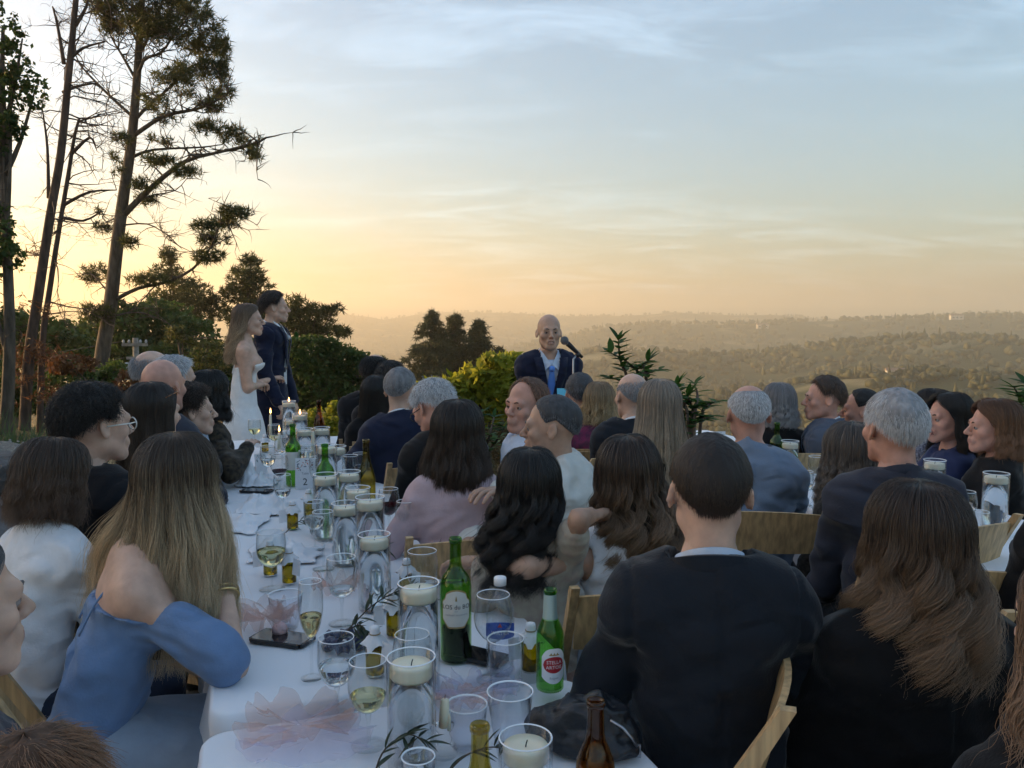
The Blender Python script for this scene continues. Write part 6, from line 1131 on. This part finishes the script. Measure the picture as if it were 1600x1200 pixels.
# phones
def phone(px, Y, w, l, label, rz, col, z=TZ):
    t = empty('phone', ontab(px, Y, z), rz, label, 'phone', 'phones on the table'); bm = bmesh.new(); bmesh.ops.create_cube(bm, size=1); bmesh.ops.scale(bm, vec=(w, l, .009), verts=bm.verts); bmesh.ops.translate(bm, vec=(0, 0, .0055), verts=bm.verts); bmesh.ops.bevel(bm, geom=[e for e in bm.edges if abs(e.verts[0].co.z-e.verts[1].co.z) > .005], offset=.009, segments=4, affect='EDGES'); me = bpy.data.meshes.new('case'); bm.to_mesh(me); bm.free(); me.materials.append(col); o = bpy.data.objects.new('case', me); COL.objects.link(o); o.parent = t
    MB().box((0, 0, .0106), (w*.9, l*.94, .0006)).build('screen', mat('screen_glass', (.01, .01, .012), .08, spec=.6), t)
blk = mat('phone_black', (.015, .015, .017), .35)
phone(432, 1.965, .078, .155, 'black phone lying by the flute', R(72), blk); phone(396, 3.78, .072, .15, 'dark phone lying before the napkins', R(80), blk); phone(372, 5.0, .07, .15, 'phone in dark red case near the embroidered sleeve', R(88), mat('phone_red', (.16, .01, .015), .4)); phone(745, 1.86, .07, .15, 'phone with lit edge behind the water bottle', R(60), blk)
# napkins and tulle
def crumple(name, px, Y, sx, sy_, hh, label, cat_, m_, seed, z=TZ, group=None, n=34, peaks=3, rz=0):
    g = np.random.default_rng(seed); U, Vv = np.meshgrid(np.linspace(-1, 1, n), np.linspace(-1, 1, n)); r = np.maximum(np.abs(U), np.abs(Vv)); P = np.stack([U*2.1, Vv*2.1, np.zeros_like(U)], -1); rid = 1-np.abs(vnoise(P+seed, seed))*1.6; rid2 = 1-np.abs(vnoise(P*2.3+seed, seed+1))*1.5; H = np.zeros_like(U)
    for k in range(peaks): cx, cy_ = g.uniform(-.5, .5, 2); H += np.exp(-((U-cx)**2+(Vv-cy_)**2)/g.uniform(.08, .25))*g.uniform(.5, 1)
    Z = hh*(H*.75+.55*np.clip(rid, 0, 1)*H+.30*np.clip(rid2, -.3, 1)*(H+.15))*np.clip((1-r)*4, 0, 1)+.006*np.clip(rid2, 0, 1)+.002; X_ = U*sx*(1+.18*vnoise(P*1.3, seed+4))-.15*sx*Vv; Y_ = Vv*sy_*(1+.18*vnoise(P*1.3+9, seed+5))
    V = np.stack([X_, Y_, np.maximum(Z, .0045)], -1).reshape(-1, 3); q = (np.arange(n-1)[:, None]*n+np.arange(n-1)[None]).ravel(); o = mesh_obj(name, V, np.stack([q, q+1, q+n+1, q+n], -1), m_, None, True); o.location = ontab(px, Y, z); o.rotation_euler.z = rz; so = o.modifiers.new('t', 'SOLIDIFY'); so.thickness = .0012; so.offset = 1; return tag(o, label, cat_, group)
NG = 'napkins on the long table'
crumple('napkin', 398, 4.0, .10, .11, .055, 'crumpled white napkin just behind the dark phone', 'napkin', M_LINEN, 3, group=NG); crumple('napkin', 412, 3.42, .12, .12, .055, 'large peaked white napkin between phone and oil bottle', 'napkin', M_LINEN, 5, group=NG); crumple('napkin', 437, 2.72, .12, .11, .05, 'crumpled white napkin behind the two oil bottles', 'napkin', M_LINEN, 8, group=NG); crumple('napkin', 372, 4.5, .10, .10, .03, 'flat folded napkin near the red phone', 'napkin', M_LINEN, 11, group=NG, peaks=1); crumple('napkin', 690, 2.52, .10, .10, .02, 'flat folded napkin beside the wooden chair of the pink cardigan', 'napkin', M_LINEN, 12, group=NG, peaks=1, rz=.4); crumple('napkin', 620, 3.45, .11, .10, .03, 'loose white napkin in front of the white haired man', 'napkin', M_LINEN, 13, group=NG, peaks=2); crumple('napkin', 366, 3.15, .10, .16, .02, 'smooth white napkin hanging near the left table edge', 'napkin', M_LINEN, 14, group=NG, peaks=2)
def tulle(name, c, alpha):
    m = bpy.data.materials.new(name); m.use_nodes = True; N = m.node_tree.nodes; L = m.node_tree.links; N.clear(); out = N.new('ShaderNodeOutputMaterial'); mx = N.new('ShaderNodeMixShader'); mx.inputs[0].default_value = alpha; tr = N.new('ShaderNodeBsdfTransparent'); d = N.new('ShaderNodeBsdfDiffuse'); d.inputs[0].default_value = (*c, 1); t2 = N.new('ShaderNodeBsdfTranslucent'); t2.inputs[0].default_value = (*c, 1); m2 = N.new('ShaderNodeMixShader'); m2.inputs[0].default_value = .4; L.new(d.outputs[0], m2.inputs[1]); L.new(t2.outputs[0], m2.inputs[2]); L.new(tr.outputs[0], mx.inputs[1]); L.new(m2.outputs[0], mx.inputs[2]); L.new(mx.outputs[0], out.inputs[0]); return m
M_PEACH = tulle('peach_tulle', (.80, .52, .43), .34); M_LILAC = tulle('lilac_tulle', (.70, .66, .86), .28)
TG = 'tulle wraps on the table'
def ruffle(px, Y, rad, hh, label, m_, seed, z=TZ, k=9):
    g = np.random.default_rng(seed); nr, na = 12, 110; RR, A = np.meshgrid(np.linspace(.03, 1, nr), np.linspace(0, 2*math.pi, na, endpoint=False), indexing='ij'); P = np.stack([np.cos(A)*2, np.sin(A)*2, RR*1.5], -1); nz = fbm(P*1.4, 3, seed); fold = np.sin(k*A+2.2*nz+RR*1.1)
    out = 1+.28*vnoise(np.stack([np.cos(A)*1.6, np.sin(A)*1.6, 0*A], -1), seed+2)+.10*fold; r_ = rad*RR*out; Z = hh*(RR**1.2)*(.42+.42*fold+.45*nz)+.22*hh*(1-RR)+.005; V = np.stack([r_*np.cos(A), r_*np.sin(A)*.8, np.maximum(Z, .004)], -1).reshape(-1, 3)
    o = mesh_obj('tulle_wrap', V, [(i*na+j, i*na+(j+1) % na, (i+1)*na+(j+1) % na, (i+1)*na+j) for i in range(nr-1) for j in range(na)], m_, None, True); o.location = ontab(px, Y, z); tag(o, label, 'tulle', TG)
for a_ in ((455, 1.56, .115, .040, 'peach tulle wrap spread open on the lower table', M_PEACH, 21, TZ1), (478, 1.52, .13, .028, 'lilac tulle lying under the peach tulle', M_LILAC, 22, TZ1), (405, 2.07, .085, .065, 'pale pink tulle puff behind the almond bundle', M_PEACH, 23, TZ), (660, 2.62, .055, .07, 'peach tulle puff beside the red wine', M_PEACH, 24, TZ), (515, 2.34, .065, .05, 'pink tulle puff in front of the empty wine glass', M_PEACH, 25, TZ), (738, 1.67, .105, .035, 'lilac tulle fan under the stemless tumbler', M_LILAC, 26, TZ), (716, 1.62, .07, .035, 'peach tulle edge beside the burnt down taper', M_PEACH, 27, TZ)): ruffle(*a_)
t = empty('almond_bundle', ontab(428, 1.99, TZ), 0, 'small pink almond bundle tied in tulle by the black phone', 'favour'); V, Fq = uvs((0, 0, .019), (.020, .019, .019), 14, 10); mesh_obj('almonds', V, Fq, mat('almond_pink', (.62, .42, .42), .6, .2, 60, .8, 90), t)
vs_ = []; n = 26
for i, (r_, zz, x_) in enumerate(((.006, .034, -.004), (.014, .05, -.012), (.032, .075, -.03), (.050, .085, -.045))):
    for k in range(n): a = 2*math.pi*k/n; w = 1+.28*math.sin(a*6+i)*(i > 0); vs_.append((x_+r_*w*math.cos(a), r_*w*math.sin(a), zz+.010*math.sin(a*5)*(i > 1)))
mesh_obj('tulle_ruffle', vs_, [(i*n+j, i*n+(j+1) % n, (i+1)*n+(j+1) % n, (i+1)*n+j) for i in range(3) for j in range(n)], M_PEACH, t)
# scrunchie
bm = []; mb = MB(); pts = [((.040+.004*math.sin(9*a))*math.cos(a), (.036)*math.sin(a), .018+.006*math.sin(5*a)) for a in np.linspace(0, 2*math.pi, 61)]
mb.tube(pts, [.013+.005*math.sin(i*1.9) for i in range(61)], 10, caps=False); o = mb.build('scrunchie', mat('navy_satin', (.014, .020, .070), .35, sheen=.3), None, True); o.location = ontab(532, 1.92, TZ); tag(o, 'navy satin scrunchie lying beside the olive sprig', 'scrunchie')
# olive sprigs
LM2 = leaf_mat('olive_leaves', (.035, .05, .03), (.10, .12, .08), .2, 30)
SPR = LEAF.copy(); SPR.materials.clear(); SPR.materials.append(LM2)
def sprig(px, Y, L, label, rz, seed, z=TZ, up=.35, nn=22):
    g = np.random.default_rng(seed); t = empty('olive_sprig', ontab(px, Y, z), rz, label, 'sprig', 'olive sprigs'); q = spline([(-L/2, 0, .008), (-L*.1, .02, .04+up*.06), (L*.25, 0, .05+up*.10), (L/2, -.02, .03+up*.10)], 6); MB().tube(q, [lerp(.0022, .0008, i/(len(q)-1)) for i in range(len(q))], 5).build('stem', M_BARK, t, True)
    for k in range(nn):
        j = int(g.integers(2, len(q))); d = (q[j]-q[j-1]).normalized()+Vector(g.standard_normal(3)*.65); o = bpy.data.objects.new('leaf', SPR); COL.objects.link(o); o.parent = t; o.location = q[j]; o.rotation_mode = 'QUATERNION'; o.rotation_quaternion = d.to_track_quat('X', 'Z'); s = g.uniform(.035, .055); o.scale = (s, s*.62, s)
sprig(590, 1.95, .22, 'olive sprig arching between the vases above the scrunchie', .2, 5, up=.8, nn=34); sprig(540, 1.86, .14, 'olive sprig lying across the navy scrunchie', -.5, 6); sprig(735, 1.33, .16, 'olive sprig beside the open amber bottle', .3, 7, TZ1); sprig(568, 2.5, .16, 'olive sprig at the foot of the tallest vase', 1.2, 8); sprig(610, 1.36, .12, 'olive sprig at the foot of the short vase', .9, 9, TZ1); sprig(462, 3.0, .10, 'olive leaves under the capped oil bottle', .2, 10, up=0, nn=14)
# leather bag
def bag():
    t = empty('leather_bag', ontab(915, 1.50, TZ1), R(-20), 'soft black leather pouch bag with zip on the lower table', 'bag'); lea = mat('black_leather', (.009, .010, .013), .42, .2, 30, .35, 70, spec=.55)
    def fn(P): d = s_ell(P, (0, 0, .026), (.112, .062, .048)); d = smin(d, s_ell(P, (.020, 0, .055), (.070, .042, .050)), .025); return smax(d, -(P[:, 2]-.001), .006)
    V, Q = nets(fn, (-.15, -.09, 0), (.15, .09, .13), .0045); V = V+vnormals(V, Q)*(.011*(1-2*np.abs(fbm(V*np.array([14, 20, 18]), 3, 4))))[:, None]*np.clip(V[:, 2:3]/.02, 0, 1); mesh_obj('pouch', V, Q, lea, t)
    zp = [(.060, -.030, .078), (.084, -.028, .066), (.100, -.024, .048), (.108, -.018, .030)]; z_ = MB().tube(zp, .0035, 6).build('zip', M_METAL, t, True); MB().box((.112, -.014, .020), (.007, .003, .026)).build('zip_pull', M_METAL, z_)
bag()
# microphone on its stand
def mic():
    Yq = 5.0; a, b2 = at(882, 532, Yq-.05), at(902, 551, Yq+.02); p = at(896, 556, Yq); gz_ = gz(p.x, p.y); t = empty('microphone_stand', (p.x, p.y, gz_), 0, 'black microphone on a straight stand in front of the speaker', 'microphone'); o = Vector((p.x, p.y, gz_)); bk = mat('mic_black', (.012, .012, .014), .4)
    d = (a-b2).normalized(); MB().tube([a-o-d*.035, b2-o, b2-o-d*.05], [.017, .012, .010], 14).build('microphone', bk, t, True); V, Fq = uvs(a-o, (.026, .026, .027), 16, 12); mesh_obj('grille', V, Fq, mat('mic_grille', (.16, .17, .18), .45, .4, 900, .8, 900, metal=.7), t)
    pole = b2-o-d*.0; MB().tube([(0, 0, .02), (0, 0, (pole.z)*.55)], .010, 10).build('lower_pole', bk, t, True); MB().tube([(0, 0, pole.z*.5), (0, 0, pole.z-.04), pole+Vector((0, 0, -.012))], .006, 10).build('upper_pole', M_METAL, t, True); MB().lathe([(0, 0), (.13, 0), (.13, .012), (.03, .022), (0, .022)], 24).build('base', bk, t, True); MB().tube([pole+Vector((0, 0, -.03)), pole], .014, 10).build('clip', bk, t, True)
mic()
o = MB().box((0, 0, 0), (.105, .006, .15), Matrix.Rotation(-.9, 3, 'X')).build('speech_card', mat('card_blue', (.10, .42, .55), .6), None); o.location = at(884, 610, 5.02); o.location.z -= .04; tag(o, 'turquoise speech card held by the speaker', 'card')
# ------------------------------------------------------------------ stones, grass and gravel at the left bank
def rock(px, Y, r, label, seed):
    p = at(px, 510, Y); v = IC2.copy(); nz = fbm(v*1.6+seed*3.1, 3, seed); v = v*(1+.28*nz[:, None])*np.array([1.1, .9, .75])*r; o = mesh_obj('boulder', v, IF2, M_ROCK, None, False); o.location = (p.x, p.y, gz(p.x, p.y)+r*.35); o.rotation_euler.z = seed; tag(o, label, 'rock', 'boulders of the low bank')
M_ROCK = mat('rock', (.11, .10, .095), .9, .45, 6, .8, 14, bdist=.03)
for i, (px, Y, r, lab) in enumerate(((2, 4.95, .24, 'dark boulder highest on the bank'), (38, 4.9, .19, 'dark boulder behind the child in white'), (12, 4.6, .19, 'squat boulder low on the bank'), (-28, 4.7, .27, 'big boulder at the bank edge'), (58, 4.75, .13, 'small boulder at the foot of the bank'), (36, 4.5, .14, 'rounded boulder in front of the squat one'), (55, 4.35, .09, 'low loose stone beside the child chair'), (-14, 5.3, .22, 'boulder under the grass tuft'))): rock(px, Y, r, lab, i+1)
def grass_stuff():
    n = 9000; x = rng.uniform(-9, -3.1, n); y = rng.uniform(2.5, 10, n); k = (vnoise(np.stack([x/.7, y/.7, 0*x], -1), 4) > -.15) & (x < -.62*y+.9); x, y = x[k], y[k]; z = terrain(x, y); n = len(x); h = rng.uniform(.10, .34, n); a = rng.uniform(0, 6.28, n); w = .008; lx, ly = rng.normal(0, .09, n), rng.normal(0, .09, n)
    V = np.stack([np.stack([x-np.cos(a)*w, y-np.sin(a)*w, z-.01], -1), np.stack([x+np.cos(a)*w, y+np.sin(a)*w, z-.01], -1), np.stack([x+lx, y+ly, z+h], -1)], 1).reshape(-1, 3); tag(mesh_obj('bank_grass', V, np.arange(3*n).reshape(-1, 3), M_GRASS, None, False), 'green grass growing on the left bank', 'grass', kind='stuff')
grass_stuff()
def gravel_stuff():
    n = 7000; x = rng.uniform(-4.2, 3.2, n); y = rng.uniform(.5, 8, n); z = terrain(x, y); Vs = []; s = rng.uniform(.004, .016, n)
    base_v, base_f = ico(1) if False else (np.array([[1, 0, 0], [-1, 0, 0], [0, 1, 0], [0, -1, 0], [0, 0, .7], [0, 0, -.7]], float), np.array([[0, 2, 4], [2, 1, 4], [1, 3, 4], [3, 0, 4], [2, 0, 5], [1, 2, 5], [3, 1, 5], [0, 3, 5]]))
    V = (base_v[None]*(s[:, None, None])*rng.uniform(.6, 1.3, (n, 6, 1))+np.stack([x, y, z+s*.3], -1)[:, None]).reshape(-1, 3); Fq = (base_f[None]+6*np.arange(n)[:, None, None]).reshape(-1, 3); tag(mesh_obj('gravel', V, Fq, mat('gravel_stone', (.30, .27, .24), .9, .4, 30), None, False), 'loose grey gravel on the terrace', 'gravel', kind='stuff')
gravel_stuff()
